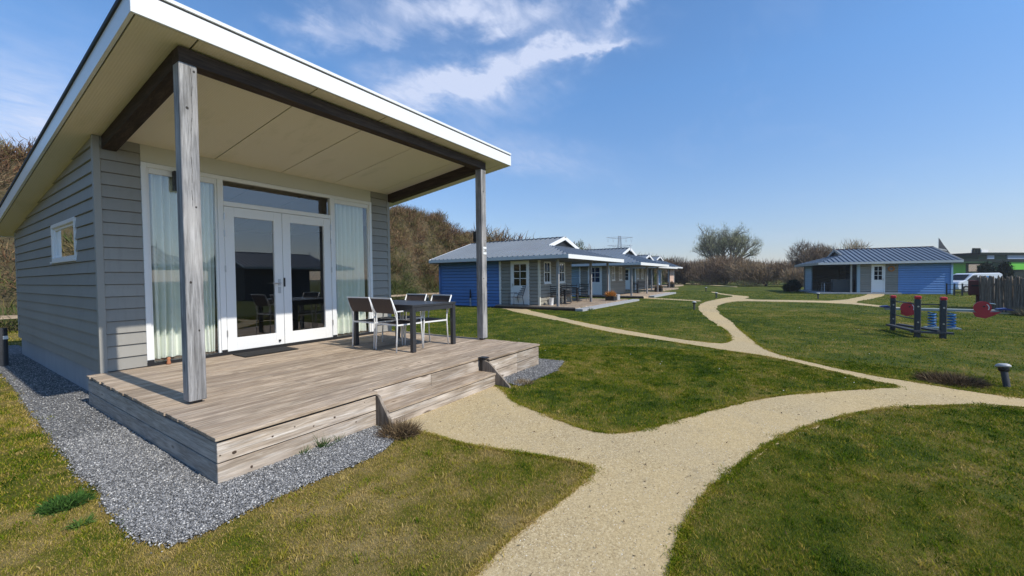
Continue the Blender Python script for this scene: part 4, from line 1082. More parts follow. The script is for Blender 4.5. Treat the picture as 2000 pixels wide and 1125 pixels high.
# far willow: branching skeleton
def tree(name, label, x, y, h, spread, n, mt, seed, w=.03, ln=1.2, group=None, lo=.22):
    r = random.Random(seed); root = thing(name, label, 'tree', (x, y, 0), 0, group); tr = MB(); tips = []
    def grow(p, d, L, rad, lvl):
        q = p + d * L * .55 + Vector((r.gauss(0, .05), r.gauss(0, .05), 0)) * L; e = q + (d + Vector((r.gauss(0, .12), r.gauss(0, .12), .06))) * L * .45
        tr.tube([p, q, e], [rad, rad * .8, rad * .62], 6 if lvl < 2 else 4, cap=False)
        if lvl >= 2: tips.append((q, e))
        if lvl == 4: return
        for _ in range(3 if lvl else 4):
            nd = (d + Vector((r.gauss(0, spread), r.gauss(0, spread), r.gauss(.12, .18)))).normalized()
            grow(e if r.random() < .7 else q, nd, L * r.uniform(.62, .82), rad * .58, lvl + 1)
    for _k in range(6):
        a = _k * 1.047 + r.uniform(-.3, .3); grow(Vector((0, 0, -.1)), Vector((math.cos(a) * .55, math.sin(a) * .55, 1)).normalized(), h * .27, .34, 0)
    tr.build('trunk', 'bark', root)
    c = [tuple(e) for _, e in tips] + [tuple(q) for q, _ in tips]; k = ln * .55
    V, F, T = twigs(n, c, [(k, k, k)] * len(c), ln, w, .5, seed, .6, [r.uniform(.2, .9) for _ in c], .1)
    np_mesh('crown', V, F, T, mt, root)
    return root
tree('willow_tree', 'tall round willow with budding pale green twigs against the sky', 99.5, 6.3, 15.5, .40, 13000, 'willow', 8, .018, .95)
shrub('bare_tree', 'dark brown bare tree behind the lone cabin, left of its roof', 'tree', 74.5, -7.6, 0, 4.4, 4.0, 6.2, 16000, .9, .022, 'bare', .35, 33)
shrub('bare_tree', 'pale thin bare tree rising just left of the lone cabin ridge', 'tree', 83.0, -12.6, 0, 3.6, 3.6, 6.6, 6000, 1.0, .022, 'bare', .8, 34)
shrub('bare_shrub', 'broad reddish brown thicket at the foot of the willow', 'shrub', 71.0, 3.6, 0, 4.6, 6.2, 4.4, 16000, .9, .022, 'bare', .5, 35, 'brown thickets along the lawn edge')
shrub('bare_shrub', 'low brown thicket between the willow and the lone cabin', 'shrub', 62.0, -2.2, 0, 3.6, 4.6, 3.2, 13000, .8, .02, 'bare', .6, 36, 'brown thickets along the lawn edge')
shrub('bare_shrub', 'dark brown thicket beside the peach cabin', 'shrub', 76.0, 10.5, 0, 4.5, 4.6, 4.2, 13000, .9, .022, 'bare', .3, 37, 'brown thickets along the lawn edge')
shrub('bare_shrub', 'low pale thicket just left of the lone cabin', 'shrub', 60.0, -6.0, 0, 3.0, 2.5, 2.4, 8000, .7, .02, 'bare', .7, 38, 'brown thickets along the lawn edge')
shrub('evergreen_mound', 'rounded dark evergreen mound rising behind the second cabin roof', 'bush', 49.7, 19.2, 1.6, 1.5, 1.5, 4.6, 7000, .4, .03, 'scrub', .60, 39)
shrub('dark_conifer', 'dark evergreen bush in front of the green building', 'bush', 52.6, -19.7, 0, 1.15, 1.15, 2.5, 9000, .26, .035, 'conifer', .4, 41)
shrub('terrace_bush', 'small dark rounded bush at the open end of the lone cabin', 'bush', 41.6, -4.4, 0, .75, .75, 1.1, 4000, .25, .02, 'conifer', .5, 42)
shrub('bare_tree', 'bare brown tree on the dune crest above the sloping roof at left', 'tree', -.2, 21.2, hill_z(0, 21.2) - .3, 1.5, 1.5, 2.2, 5000, .6, .012, 'bare', .7, 43)
# distant woods along the horizon
c, q, t = [], [], []
for i in range(420):
    u = r_.random(); x = 118 + 60 * u + r_.uniform(-8, 8); y = 60 - 190 * u + r_.uniform(-6, 6); hh = r_.uniform(1.1, 2.3)
    c.append((x, y, hh * .8)); q.append((4.5, 4.5, hh)); t.append(r_.uniform(.15, .75))
V, F, T = twigs(60000, c, q, 1.5, .07, .4, 9, .8, t, .12)
tag(np_mesh('distant_woods', V, F, T, 'bare'), 'low brown line of far woods along the horizon', 'woods', kind='stuff')
# brown hedge west of the near cabin (mirrored in its side window)
c, q, t = [], [], []
for i in range(90):
    c.append((-16 + r_.uniform(-1.5, 1.5), r_.uniform(-6, 26), r_.uniform(.4, 2.6))); q.append((1.2, 1.2, 1.0)); t.append(r_.uniform(.1, .7))
V, F, T = twigs(26000, c, q, .8, .03, .5, 10, .8, t, .1)
tag(np_mesh('brown_hedge_scrub', V, F, T, 'scrub'), 'tall brown scrub west of the near cabin, mirrored in its side window', 'scrub', kind='stuff')

# ------------------------------------------------------------------ low rail fence at the dune foot
fr_ = thing('rail_fence', 'low grey wooden rail on short posts at the foot of the dune', 'fence', (0, 0, 0))
for i in range(12):
    x = -9 + i * 3.4 + 0; y = 16.15
    mb = MB(); mb.box(x, x + .10, y, y + .10, -.05, .42); mb.build('post', 'post', fr_)
mb = MB(); mb.box(-9, 29, 16.10, 16.22, .42, .52); mb.build('rail', 'deck', fr_)

# ------------------------------------------------------------------ lamps in the grass
def bollard(label, x, y, s=1.0, rz=0, group='low bollard lamps along the path', tilt=0, first=None):
    if first: t = copy_tree(first)
    else:
        t = thing('bollard_lamp', label, 'lamp', (0, 0, 0), 0, group)
        mb = MB(); mb.tube([(0, 0, -.03), (0, 0, .27)], .036, 14); mb.build('post', 'playpost', t, smooth=True, auto=True)
        mb = MB(); prof = [(.0, .328), (.035, .326), (.060, .316), (.076, .298), (.078, .282), (.066, .272)]
        mb.lathe(prof[::-1], n=24); mb.build('cap', 'hub', t, smooth=True)
        mb = MB(); mb.lathe([(.045, .215), (.055, .235), (.055, .271)], n=20); mb.build('louvre', 'black', t, smooth=True, auto=True)
    t.location = (x, y, 0); t.rotation_euler = (0, R(tilt), R(rz)); t.scale = (s, s, s); t['label'] = label
    return t
bl = bollard('low lamp with a grey cap leaning over dead grass, nearest on the right', 6.74, -5.96, .95, 200, tilt=-13)
for lb, x, y, s in (('low lamp with a pale cap at the left edge of the path bend', 18.1, -.35, 1.15), ('low lamp beyond the bend, where the path forks', 28.7, -.02, 1.15),
                    ('farthest small lamp near the far end of the path', 40.5, 2.2, 1.25), ('low lamp on the grass in front of the lone cabin', 29.6, -5.5, 1.15)):
    bollard(lb, x, y, s, 0, first=bl)
bp = thing('marker_post', 'black round post with a small white sticker beside the gravel at far left', 'post', (-.24, 8.25, 0))
mb = MB(); mb.tube([(0, 0, -.05), (0, 0, .70)], .062, 16); mb.build('shaft', 'playpost', bp, smooth=True, auto=True)
mb = MB(); mb.box(.0, .06, -.072, -.060, .50, .56); mb.build('sticker', 'white', bp)

# ------------------------------------------------------------------ playground
pg = thing('play_frame', 'dark play frame of three red topped posts joined by bars and low planks', 'play equipment', (0, 0, 0))
PP = [(13.55, -6.05), (11.95, -6.28), (11.80, -6.62)]
PP = [(13.15, -5.95), (12.35, -6.35), (11.65, -6.55)]
PP = [(13.30, -6.00, .93), (11.95, -6.19, .98), (11.97, -6.62, .96)]
for x, y, hh in PP:
    mb = MB(); mb.box(x - .052, x + .052, y - .052, y + .052, -.05, hh - .075); po = mb.build('post', 'playpost', pg, bevel=.012)
    mb = MB(); mb.box(x - .056, x + .056, y - .056, y + .056, hh - .074, hh); mb.build('cap', 'red', po, bevel=.015)
    for zz_ in (hh - .25, hh - .62):
        mb = MB(); mb.lathe([(.018, 0), (.018, .012)], (x - .065, y, zz_), 10, axis=0); mb.build('bolt', 'steel', po)
P0, P1, P2 = [Vector((p[0], p[1], 0)) for p in PP]
for a, b2, z in ((P0, P1, .78), (P1, P2, .78), (P0, P1, .42)):
    mb = MB(); mb.tube([a + Vector((0, 0, z)), b2 + Vector((0, 0, z))], .014, 8); mb.build('bar', 'darkmetal', pg, smooth=True)
for a, b2 in ((P0 + Vector((-.1, -.10, .17)), P2 + Vector((-.05, .05, .17))), (P0 + Vector((-.1, .10, .15)), P1 + Vector((-.12, .02, .15)))):
    mb = MB(); mb.bar(a, b2, .12, .045); mb.build('plank', 'playpost', pg)
mb = MB(); mb.bar(P1 + Vector((-.02, .12, .13)), P2 + Vector((-.02, -.16, .13)), .12, .045); mb.build('plank', 'playpost', pg)
SXX = 14.3
ss = thing('seesaw', 'spring seesaw with red discs at both ends and blue coil springs', 'seesaw', (SXX, -7.1, 0))
mb = MB(); mb.box(-.06, .06, -1.08, 1.10, .475, .545); mb.build('beam', 'greybeam', ss, bevel=.01)
for y in (.13, -.24):
    mb = MB(); pts = [(.075 * math.cos(k * .55), y + .075 * math.sin(k * .55), .03 + .40 * k / 60) for k in range(61)]
    mb.tube(pts, .020, 6); mb.build('spring', 'bluepl', ss, smooth=True)
mb = MB(); mb.box(-.14, .14, -.40, .28, 0, .035); mb.build('base_plate', 'greybeam', ss)
for y, dz, sg in ((.62, .55, 1), (-.78, .60, -1)):
    mb = MB(); n = 26; pts = []
    for k in range(n):
        a = 2 * math.pi * k / n; pts.append((-.085, y + .165 * math.cos(a), dz + .165 * math.sin(a)))
    mb.prism(pts, (.025, 0, 0)); dsc = mb.build('seat_disc', 'red', ss)
    mb = MB(); mb.prism([(-.056, y + .15, .47), (-.056, y - .15 , .47), (-.056, y - .12, .36), (-.056, y + .02, .31), (-.056, y + .14, .36)] if sg > 0 else
                        [(-.086, y + .17, .47), (-.086, y + .12, .36), (-.086, y - .05, .32), (-.086, y - .20, .40), (-.086, y - .33, .50)], (.025, 0, 0)); mb.build('foot_panel', 'red', ss)
    mb = MB(); mb.lathe([(.020, 0), (.020, .02)], (-.105, y - .02, dz + .03), 10, axis=0); mb.build('bolt', 'black', dsc)
    mb = MB()
    for k in range(7):
        a0 = -.5 + k * .2; a1_ = a0 + .2; r1, r2 = .105, .122
        mb.add([(-.0875, y - r1 * math.cos(a0), dz + r1 * math.sin(a0)), (-.0875, y - r2 * math.cos(a0), dz + r2 * math.sin(a0)), (-.0875, y - r2 * math.cos(a1_), dz + r2 * math.sin(a1_)), (-.0875, y - r1 * math.cos(a1_), dz + r1 * math.sin(a1_))], [(0, 1, 2, 3)])
    mb.build('white_mark', 'white', dsc)
    mb = MB(); e = y + sg * .42; mb.prism([(-.10, e - .14, .545), (-.10, e + .16, .545), (-.10, e + .16, .575), (-.10, e, .60)], (.20, 0, 0)); mb.build('seat', 'darkblue', ss)
    mb = MB(); mb.tube([(-.16, y + sg * .2, .70), (.16, y + sg * .2, .70)], .013, 8); mb.build('handle', 'steel', ss)

# ------------------------------------------------------------------ planters
def planter(label, x, y, s, bloom, z=0.0):
    t = thing('planter', label, 'planter', (x, y, z), 0, 'square planters on the terrace corners')
    mb = MB(); mb.prism([(-.26 * s, -.26 * s, 0), (.26 * s, -.26 * s, 0), (.26 * s, .26 * s, 0), (-.26 * s, .26 * s, 0)], (0, 0, .42 * s)); mb.build('pot', 'black', t, bevel=.01)
    V, F, T = twigs(700, [(0, 0, .46 * s)], [(.24 * s, .24 * s, .10 * s)], .22, .014, .8, int(x * 7), 1.0, [.5], .25)
    np_mesh('plant', V, F, T, bloom, t); return t
planter('dark square planter with orange flowers at the corner of the second cabin terrace', 20.9, 4.45, .95, 'orange')
planter('dark planter with reddish leaves on the pale blue cabin terrace corner', 34.6, 5.1, 1.1, 'deadgrass')
planter('dark planter with brown twigs at the far terrace of the grey boarded cabin', 47.5, 6.8, 1.3, 'bare')
gb = MB(); gb.box(-.22, .22, -.22, .22, 0, .46); o = gb.build('planter', 'concrete', bevel=.01); o.location = (21.75, 4.5, 0); tag(o, 'pale grey square planter right of the orange flowers', 'planter')
wb = thing('waste_bucket', 'white bucket standing on the terrace against the cream corner post', 'bucket', (16.15, 5.75, .151))
mb = MB(); mb.lathe([(.10, 0), (.13, .34), (.14, .35)], n=18); mb.build('bucket', 'white', wb, smooth=True, auto=True)
wp = thing('garden_tap', 'black garden tap on a grey standpipe against the blue wall', 'tap', (15.62, 10.35, 0))
mb = MB(); mb.box(-.03, .03, -.03, .03, 0, .45); mb.build('pipe', 'hub', wp)
mb = MB(); mb.tube([(-.01, 0, .44), (-.01, 0, .90)], [.05, .025], 8); mb.tube([(-.01, 0, .62), (-.01, -.12, .60)], .018, 6); mb.build('hose_head', 'black', wp)
dr = MB(); dr.tube([(15.60, 12.55, .0), (15.60, 12.55, 2.33)], .04, 10); tag(dr.build('rain_pipe', 'blue_siding', smooth=True), 'thin blue rain pipe at the left end of the blue wall', 'rain pipe')
wr = MB(); pts = [(0, .16 * math.cos(k * math.pi / 8), .16 * math.sin(k * math.pi / 8)) for k in range(17)]; wr.tube(pts, .045, 6)
p = c6(3.62, .42); o = wr.build('wreath', 'orange', smooth=True); o.location = (p[0], p[1], 1.85); o.rotation_euler = (0, 0, R(9)); tag(o, 'small round orange wreath right of the white door across the lawn', 'wreath')

# ------------------------------------------------------------------ right background: van, fences, building, flag
van = thing('delivery_van', 'white panel van parked beyond the lone cabin, partly hidden by its corner', 'van', (44.05, -15.8, 0), R(123))
van.scale = (.80, .80, .80)
prof = [(-2.1, .30), (2.0, .30), (2.12, .55), (2.10, .85), (1.95, 1.02), (1.35, 1.18), (.75, 1.72), (.45, 1.82), (-1.85, 1.84), (-2.08, 1.70), (-2.12, .7)]
mb = MB(); mb.prism([(x, -.85, z) for x, z in prof], (0, 1.7, 0)); vb = mb.build('body', 'vanwhite', van, bevel=.05)
for sy in (-.852, .852):
    mb = MB(); mb.prism([(1.25, sy - .004, 1.16), (.72, sy - .004, 1.62), (.30, sy - .004, 1.64), (.30, sy - .004, 1.12), (1.22, sy - .004, 1.12)], (0, .008, 0)); mb.build('side_window', 'black', vb)
mb = MB(); mb.prism([(1.36, -.70, 1.20), (1.36, .70, 1.20), (.80, .64, 1.70), (.80, -.64, 1.70)], (.02, 0, .02)); mb.build('windscreen', 'black', vb)
mb = MB(); mb.box(-.95, -.40, .852, .858, 1.05, 1.55); mb.build('side_decal', 'bluepl', vb)
for x in (1.35, -1.35):
    for sy in (-.80, .80):
        mb = MB(); mb.lathe([(.20, -.09), (.32, -.09), (.34, -.05), (.34, .05), (.32, .09), (.20, .09)], (x, sy, .34), 20, axis=1); wh = mb.build('wheel', 'rubber', van, smooth=True, auto=True)
        mb = MB(); mb.lathe([(.19, -.095), (.19, .095)], (x, sy, .34), 14, axis=1); mb.build('rim', 'steel', wh)
for sy in (-.62, .62):
    mb = MB(); mb.box(2.02, 2.115, sy - .16, sy + .16, .72, .90); mb.build('headlight', 'steel', van)
wf_ = thing('wire_fence', 'low dark metal fence panels in front of the white van', 'fence', (0, 0, 0))
A, B_ = Vector((33.9, -12.6, 0)), Vector((33.2, -14.6, 0))
A = Vector((37.6, -12.95, 0)); B_ = Vector((36.9, -14.6, 0))
for k in range(6):
    p = A.lerp(B_, k / 5); boxes('post', 'darkmetal', wf_, [(p.x - .035, p.x + .035, p.y - .035, p.y + .035, 0, .80)])
for z in (.72, .40, .12):
    mb = MB(); mb.bar(A + Vector((0, 0, z)), B_ + Vector((0, 0, z)), .03, .03); mb.build('rail', 'darkmetal', wf_)
pf = thing('palisade_fence', 'tall fence of rough split grey stakes at the right edge of the lawn', 'fence', (0, 0, 0))
def stakes(a, b2, n, mm):
    a, b2 = Vector((*a, 0)), Vector((*b2, 0)); mb = MB()
    for k in range(n):
        p = a.lerp(b2, (k + .5) / n) + Vector((rnd.gauss(0, .012), rnd.gauss(0, .012), 0)); hh = 1.34 + rnd.uniform(-.10, .06); w = (b2 - a).length / n * rnd.uniform(.44, .56)
        l_ = rnd.uniform(-.02, .02); mb.tube([p + Vector((0, 0, -.05)), p + Vector((l_, l_, hh * .55)), p + Vector((l_ * 2, l_ * 2, hh - .06)), p + Vector((l_ * 2, l_ * 2, hh))], [w, w * .95, w * .85, w * .35], 6)
    return mb.build('stake_row', mm, pf)
stakes((22.1, -10.45), (19.6, -11.9), 46, 'stake'); stakes((24.8, -10.75), (22.15, -10.42), 36, 'stake'); stakes((22.2, -10.34), (19.7, -11.79), 44, 'stake')
for z in (.45, 1.05):
    mb = MB(); mb.bar((22.15, -10.40, z), (19.65, -11.84, z), .05, .07); mb.build('rail', 'stake', pf)
mb = MB(); mb.bar((20.9, -11.05, .70), (19.7, -11.72, .35), .04, .07); mb.build('brace', 'stake', pf)
bx = thing('letter_cabinet', 'dark red cabinet on a short leg at the left end of the palisade fence', 'cabinet', (24.2, -10.62, 0), R(-20))
mb = MB(); mb.box(-.20, .20, -.28, .28, .55, 1.18); mb.build('box', 'redbrown', bx, bevel=.02)
mb = MB(); mb.box(-.05, .05, -.05, .05, 0, .55); mb.build('leg', 'redbrown', bx)
mb = MB(); mb.box(-.215, -.20, -.18, .18, .92, .98); mb.build('slot', 'black', bx)

# green flat roofed building beyond the fence
gbld = thing('green_building', 'low modern building with dark flat roofs and lime green panels at the right edge', 'building', (104, -31.0, 0), R(-52))
# local x runs right along the facade, local -y faces the viewer
FB = dict(roof=[(-9, 34, -.4, 12, 3.35, 3.75)], upper=[(8.6, 34, 1.0, 12, 3.76, 5.2)])
rr_ = R(-124) 
gbld.rotation_euler = (0, 0, R(-45.0))
MT['b_lime'] = paint('lime_green_panel', (.13, .46, .05), .6, .08, .6, .05, .1)
MT['b_dark'] = paint('dark_green_panel', (.018, .055, .020), .7, .15, .6, .05, .08)
MT['b_roof'] = paint('black_green_roof', (.010, .018, .014), .8, .15, .6, .05, .05)
MT['b_blue'] = paint('pale_blue_glazing', (.30, .38, .50), .4, .08, .6, .05, .2)
def gpart(name, m, *b_):
    mb = MB(); mb.box(*b_); return mb.build(name, m, gbld)
gpart('wall', 'b_lime', -4, 1.1, .0, 9, 0, 3.2)
gpart('wall', 'b_dark', 1.12, 11.7, .3, 9, 0, 3.4)
gpart('wall', 'b_roof', 11.72, 34, .1, 9, 0, 1.95)
gpart('lime_panel', 'b_lime', 11.72, 34, -.15, 9, 1.96, 3.4)
gpart('canopy', 'b_dark', -5, 4.5, -1.6, .0, 3.21, 3.42)
gpart('roof', 'b_roof', -5, 34, -.4, 10, 3.43, 3.9)
gpart('upper_wall', 'b_dark', 5.2, 34, .6, 10, 3.91, 4.75)
gpart('upper_roof', 'b_roof', 4.6, 35, .0, 11, 4.76, 5.15)
gpart('window', 'darkglass', 2.2, 7.2, .20, .29, 1.7, 3.0); gpart('window', 'b_blue', 7.2, 8.9, .45, .59, 4.0, 4.65); gpart('window', 'b_blue', 12.3, 30, .45, .59, 3.98, 4.7)
gpart('green_window', 'b_lime', 4.4, 6.2, .10, .19, 1.8, 2.8)
gpart('vent_box', 'white', 10.3, 12.0, 3, 4.5, 5.16, 5.9)
for k in range(3): gpart('roof_vent', 'b_roof', 6.6 + k * .7, 6.85 + k * .7, 2, 2.3, 5.16, 6.1)
gpart('grey_tank', 'hub', .4, 1.6, -3.2, -2.2, 0, 2.7)

fl = thing('feather_flag', 'black feather flag with a white line on a leaning pole behind the lone cabin', 'flag', (66.9, -19.4, 0))
fx, fy = (-math.sin(R(-33.4)), math.cos(R(-33.4)))
rx_, ry_ = math.sin(R(33.4)), -math.cos(R(33.4))
mb = MB(); mb.tube([(0, 0, 0), (0, 0, 4.0), (0.02, 0, 5.7)], [.04, .03, .015], 8); mb.build('pole', 'steel', fl)
def F_(u, z, d=0): return (rx_ * u + .05 * math.sin(u * 3), ry_ * u, z)
mb = MB(); pts = [F_(0, 4.15), F_(.9, 3.95), F_(1.7, 3.5), F_(1.25, 3.75 + .25), F_(1.05, 4.3), F_(.62, 4.85), F_(.1, 5.6), F_(.0, 5.62)]
mb.prism(pts, (.012, .008, 0)); fc = mb.build('cloth', 'flag', fl)
mb = MB(); mb.prism([F_(.08, 4.30), F_(1.0, 4.12), F_(1.0, 4.24), F_(.08, 4.44)], (-.02, -.014, 0)); mb.build('white_line', 'hub', fc)

# pylon on the horizon
py = thing('power_pylon', 'tall grey lattice pylon with two wide cross arms, faint on the horizon', 'pylon', (490, 160, 0), R(33.4))
# local y across the line of sight
mb = MB()
def lat(p, q, w=.22): mb.bar(p, q, w, w)
hh = 51.5; wid = lambda z: 4.2 * (1 - z / hh) + 1.1 * (z / hh)
for sx in (-1, 1):
    for sy in (-1, 1): lat((sx * wid(0), sy * wid(0), 0), (sx * wid(hh), sy * wid(hh), hh), .40)
z = 0
while z < hh - 2:
    dz = wid(z) * 1.5; z2 = min(z + dz, hh)
    for s_ in (-1, 1):
        lat((s_ * wid(z), -wid(z), z), (s_ * wid(z2), wid(z2), z2), .24); lat((s_ * wid(z), wid(z), z), (s_ * wid(z2), -wid(z2), z2), .24)
    z = z2
mb.build('mast', 'pylon', py)
for za, ya in ((48.5, 16.5), (38.5, 15.5)):
    mb = MB()
    for s_ in (-1, 1):
        lat((0, s_ * 1.5, za - .8), (0, s_ * ya, za + 1.0), .40); lat((0, s_ * 1.5, za + 1.8), (0, s_ * ya, za + 1.0), .32)
        for k in range(6):
            a, b2 = 1.5 + (ya - 1.5) * k / 6, 1.5 + (ya - 1.5) * (k + 1) / 6
            lat((0, s_ * a, za - .8 + 1.8 * k / 6), (0, s_ * b2, za + 1.8 - .8 * (k + 1) / 6), .22)
        for q_ in (.55, .95): lat((0, s_ * ya * q_, za), (0, s_ * (ya * q_ - 1.2), za - 5.0), .16); lat((0, s_ * (ya * q_ - 2.4), za), (0, s_ * (ya * q_ - 1.2), za - 5.0), .16)
    mb.build('cross_arm', 'pylon', py)

# ------------------------------------------------------------------ grass, stones, weeds
CAMX, CAMY = -1.239, -3.430
fwd = np.array([math.cos(R(33.366)), math.sin(R(33.366))])
def in_view(x, y, marg=.55):
    dx, dy = x - CAMX, y - CAMY; f_ = dx * fwd[0] + dy * fwd[1]; s_ = dx * fwd[1] - dy * fwd[0]
    return (f_ > .25) & (np.abs(s_) < f_ * (1.269 + marg) + .5)
HPOLY = [(-.05, -.01), (4.85, -.01), (4.85, 3.75), (4.72, 10.0), (.10, 10.0), (.10, 3.7), (-.05, 3.7)]
BPATH, BGR, BGR2 = smooth_poly(PATH, 1), GRAV, GRAVR
def lawn_points(n, r0, r1, seed):
    r = np.random.default_rng(seed); half = 1.10
    a = math.atan2(fwd[1], fwd[0]) + r.uniform(-half, half, n); d = np.sqrt(r.uniform(r0 ** 2, r1 ** 2, n))
    x, y = CAMX + d * np.cos(a), CAMY + d * np.sin(a)
    k = in_view(x, y) & ~in_poly(x, y, HPOLY)
    ew = r.normal(0, 1, n) * (.016 + .003 * d) * (r.random(n) < .6)          # a few blades stray over the edge
    k &= ~in_poly(x + ew, y + r.normal(0, 1, n) * (.014 + .003 * d) * (r.random(n) < .6), BPATH) & ~in_poly(x + ew, y, BGR) & ~in_poly(x, y + ew, BGR2)
    k &= (y < 17) & ~((x > 15.3) & (x < 24.5) & (y > 3.6) & (y < 12.8)) & ~((x > 26.5) & (x < 37) & (y > 3.6))
    return x[k], y[k]
def blades(n, r0, r1, hgt, wid_, seed, flop=.8):
    x, y = lawn_points(n, r0, r1, seed); n = len(x); r = np.random.default_rng(seed + 100)
    # clumping: jitter height by low-frequency pattern
    cl = .75 + .25 * np.sin(x * 5.1 + np.sin(y * 3.3) * 2) * np.sin(y * 4.7 + np.sin(x * 2.9) * 2)
    h = hgt * cl * r.uniform(.45, 1.25, n); a = r.uniform(0, 2 * np.pi, n); w = wid_ * r.uniform(.6, 1.3, n)
    lx, ly = np.cos(a), np.sin(a); fl_ = r.uniform(.15, 1.25, n) * flop; b_ = r.uniform(0, 2 * np.pi, n); fx_, fy_ = np.cos(b_) * fl_, np.sin(b_) * fl_
    z0 = np.full(n, .001)
    base1 = np.stack([x - lx * w, y - ly * w, z0], 1); base2 = np.stack([x + lx * w, y + ly * w, z0], 1)
    m1 = np.stack([x - lx * w * .7 + fx_ * h * .35, y - ly * w * .7 + fy_ * h * .35, h * .60], 1); m2 = np.stack([x + lx * w * .7 + fx_ * h * .35, y + ly * w * .7 + fy_ * h * .35, h * .60], 1)
    tip = np.stack([x + fx_ * h, y + fy_ * h, h * .92], 1)
    V = np.stack([base1, base2, m2, m1, tip], 1).reshape(-1, 3); o_ = np.arange(n)[:, None] * 5
    F = np.concatenate([o_ + [0, 1, 2], o_ + [0, 2, 3], o_ + [3, 2, 4]], 1).reshape(-1, 3)
    tn_ = r.random(n)
    if r1 < 10:      # blades beside the path and the gravel are drier and strawier
        for poly in (BPATH, BGR, BGR2):
            P_ = np.array(poly, np.float32); A_ = P_; B__ = np.roll(P_, -1, 0); dd = B__ - A_; L2 = (dd ** 2).sum(1) + 1e-9
            for k0 in range(0, n, 60000):
                q = np.stack([x[k0:k0 + 60000], y[k0:k0 + 60000]], 1).astype(np.float32)
                t_ = np.clip(((q[:, None] - A_[None]) * dd[None]).sum(2) / L2, 0, 1)
                ds_ = np.sqrt((((A_[None] + t_[..., None] * dd[None]) - q[:, None]) ** 2).sum(2)).min(1)
                tn_[k0:k0 + 60000] += .55 * np.exp(-ds_ / .055) + .18 * np.exp(-ds_ / .25)
    return V, F, np.repeat(tn_, 3)
def fringe(n, seed):
    # scruffy low grass and moss creeping over the path edges
    r = np.random.default_rng(seed); P_ = np.array(BPATH); Q_ = np.roll(P_, -1, 0); mid = (P_ + Q_) / 2
    dist = np.hypot(mid[:, 0] - CAMX, mid[:, 1] - CAMY); L = np.hypot(*(Q_ - P_).T); w_ = L / np.maximum(dist, 1.2) ** 1.1 * (dist < 14)
    i = r.choice(len(P_), n, p=w_ / w_.sum()); t = r.random(n); x = P_[i, 0] + (Q_ - P_)[i, 0] * t; y = P_[i, 1] + (Q_ - P_)[i, 1] * t
    pat = np.sin(x * 9 + np.sin(y * 7) * 2) * np.sin(y * 11 + np.sin(x * 5) * 2) + .6 * np.sin(x * 31 + y * 23)
    sp = .014 + .024 * np.clip(pat, 0, 1.4); x = x + r.normal(0, 1, n) * sp; y = y + r.normal(0, 1, n) * sp
    k = in_view(x, y) & ~in_poly(x, y, HPOLY); x, y = x[k], y[k]; n = len(x); d = np.hypot(x - CAMX, y - CAMY)
    h = r.uniform(.006, .020, n); a = r.uniform(0, 6.28, n); w = (.0009 + .00025 * d) * r.uniform(.7, 1.4, n); b_ = r.uniform(0, 6.28, n); f_ = r.uniform(.3, 1.6, n)
    z0 = np.full(n, .004); lx, ly = np.cos(a) * w, np.sin(a) * w; fx_, fy_ = np.cos(b_) * f_ * h, np.sin(b_) * f_ * h
    V = np.stack([np.stack([x - lx, y - ly, z0], 1), np.stack([x + lx, y + ly, z0], 1), np.stack([x + lx + fx_ * .5, y + ly + fy_ * .5, h * .7 + .004], 1), np.stack([x - lx + fx_ * .5, y - ly + fy_ * .5, h * .7 + .004], 1), np.stack([x + fx_, y + fy_, h + .004], 1)], 1).reshape(-1, 3)
    o_ = np.arange(n)[:, None] * 5; F = np.concatenate([o_ + [0, 1, 2], o_ + [0, 2, 3], o_ + [3, 2, 4]], 1).reshape(-1, 3)
    return V, F, np.repeat(r.random(n) * .8 + .25, 3)
def clumps(nc, per, r1, seed, hgt, wid_):
    cx, cy = lawn_points(nc * 2, .9, r1, seed); cx, cy = cx[:nc], cy[:nc]; r = np.random.default_rng(seed); nc = len(cx)
    i = np.repeat(np.arange(nc), per); n = len(i); sz = r.uniform(.015, .055, nc)[i]; x = cx[i] + r.normal(0, 1, n) * sz; y = cy[i] + r.normal(0, 1, n) * sz
    d = np.hypot(x - CAMX, y - CAMY); h = hgt * r.uniform(.5, 1.2, n) * r.uniform(.6, 1.2, nc)[i]; a = r.uniform(0, 6.28, n); w = (wid_ + .0003 * d) * r.uniform(.6, 1.3, n); b_ = r.uniform(0, 6.28, n); f_ = r.uniform(.2, 1.3, n)
    lx, ly = np.cos(a) * w, np.sin(a) * w; fx_, fy_ = np.cos(b_) * f_ * h, np.sin(b_) * f_ * h; z0 = np.full(n, .001)
    V = np.stack([np.stack([x - lx, y - ly, z0], 1), np.stack([x + lx, y + ly, z0], 1), np.stack([x + lx + fx_ * .4, y + ly + fy_ * .4, h * .65], 1), np.stack([x - lx + fx_ * .4, y - ly + fy_ * .4, h * .65], 1), np.stack([x + fx_, y + fy_, h * .95], 1)], 1).reshape(-1, 3)
    o_ = np.arange(n)[:, None] * 5; F = np.concatenate([o_ + [0, 1, 2], o_ + [0, 2, 3], o_ + [3, 2, 4]], 1).reshape(-1, 3)
    return V, F, np.repeat(np.clip(r.normal(.38, .34, nc)[i] + r.normal(0, .15, n), -.4, 1.1), 3)
lst = [fringe(110000, 31), clumps(3200, 26, 9.0, 41, .027, .0012), blades(400000, .8, 4.2, .021, .0014, 1), blades(350000, 4.2, 9.0, .027, .0028, 2), blades(170000, 9.0, 20.0, .036, .006, 3), blades(80000, 20.0, 44.0, .045, .014, 4)]
V, F, T = merge(lst)
tag(np_mesh('grass', V, F, T, 'grass'), 'short green and straw coloured lawn grass', 'grass', kind='stuff')

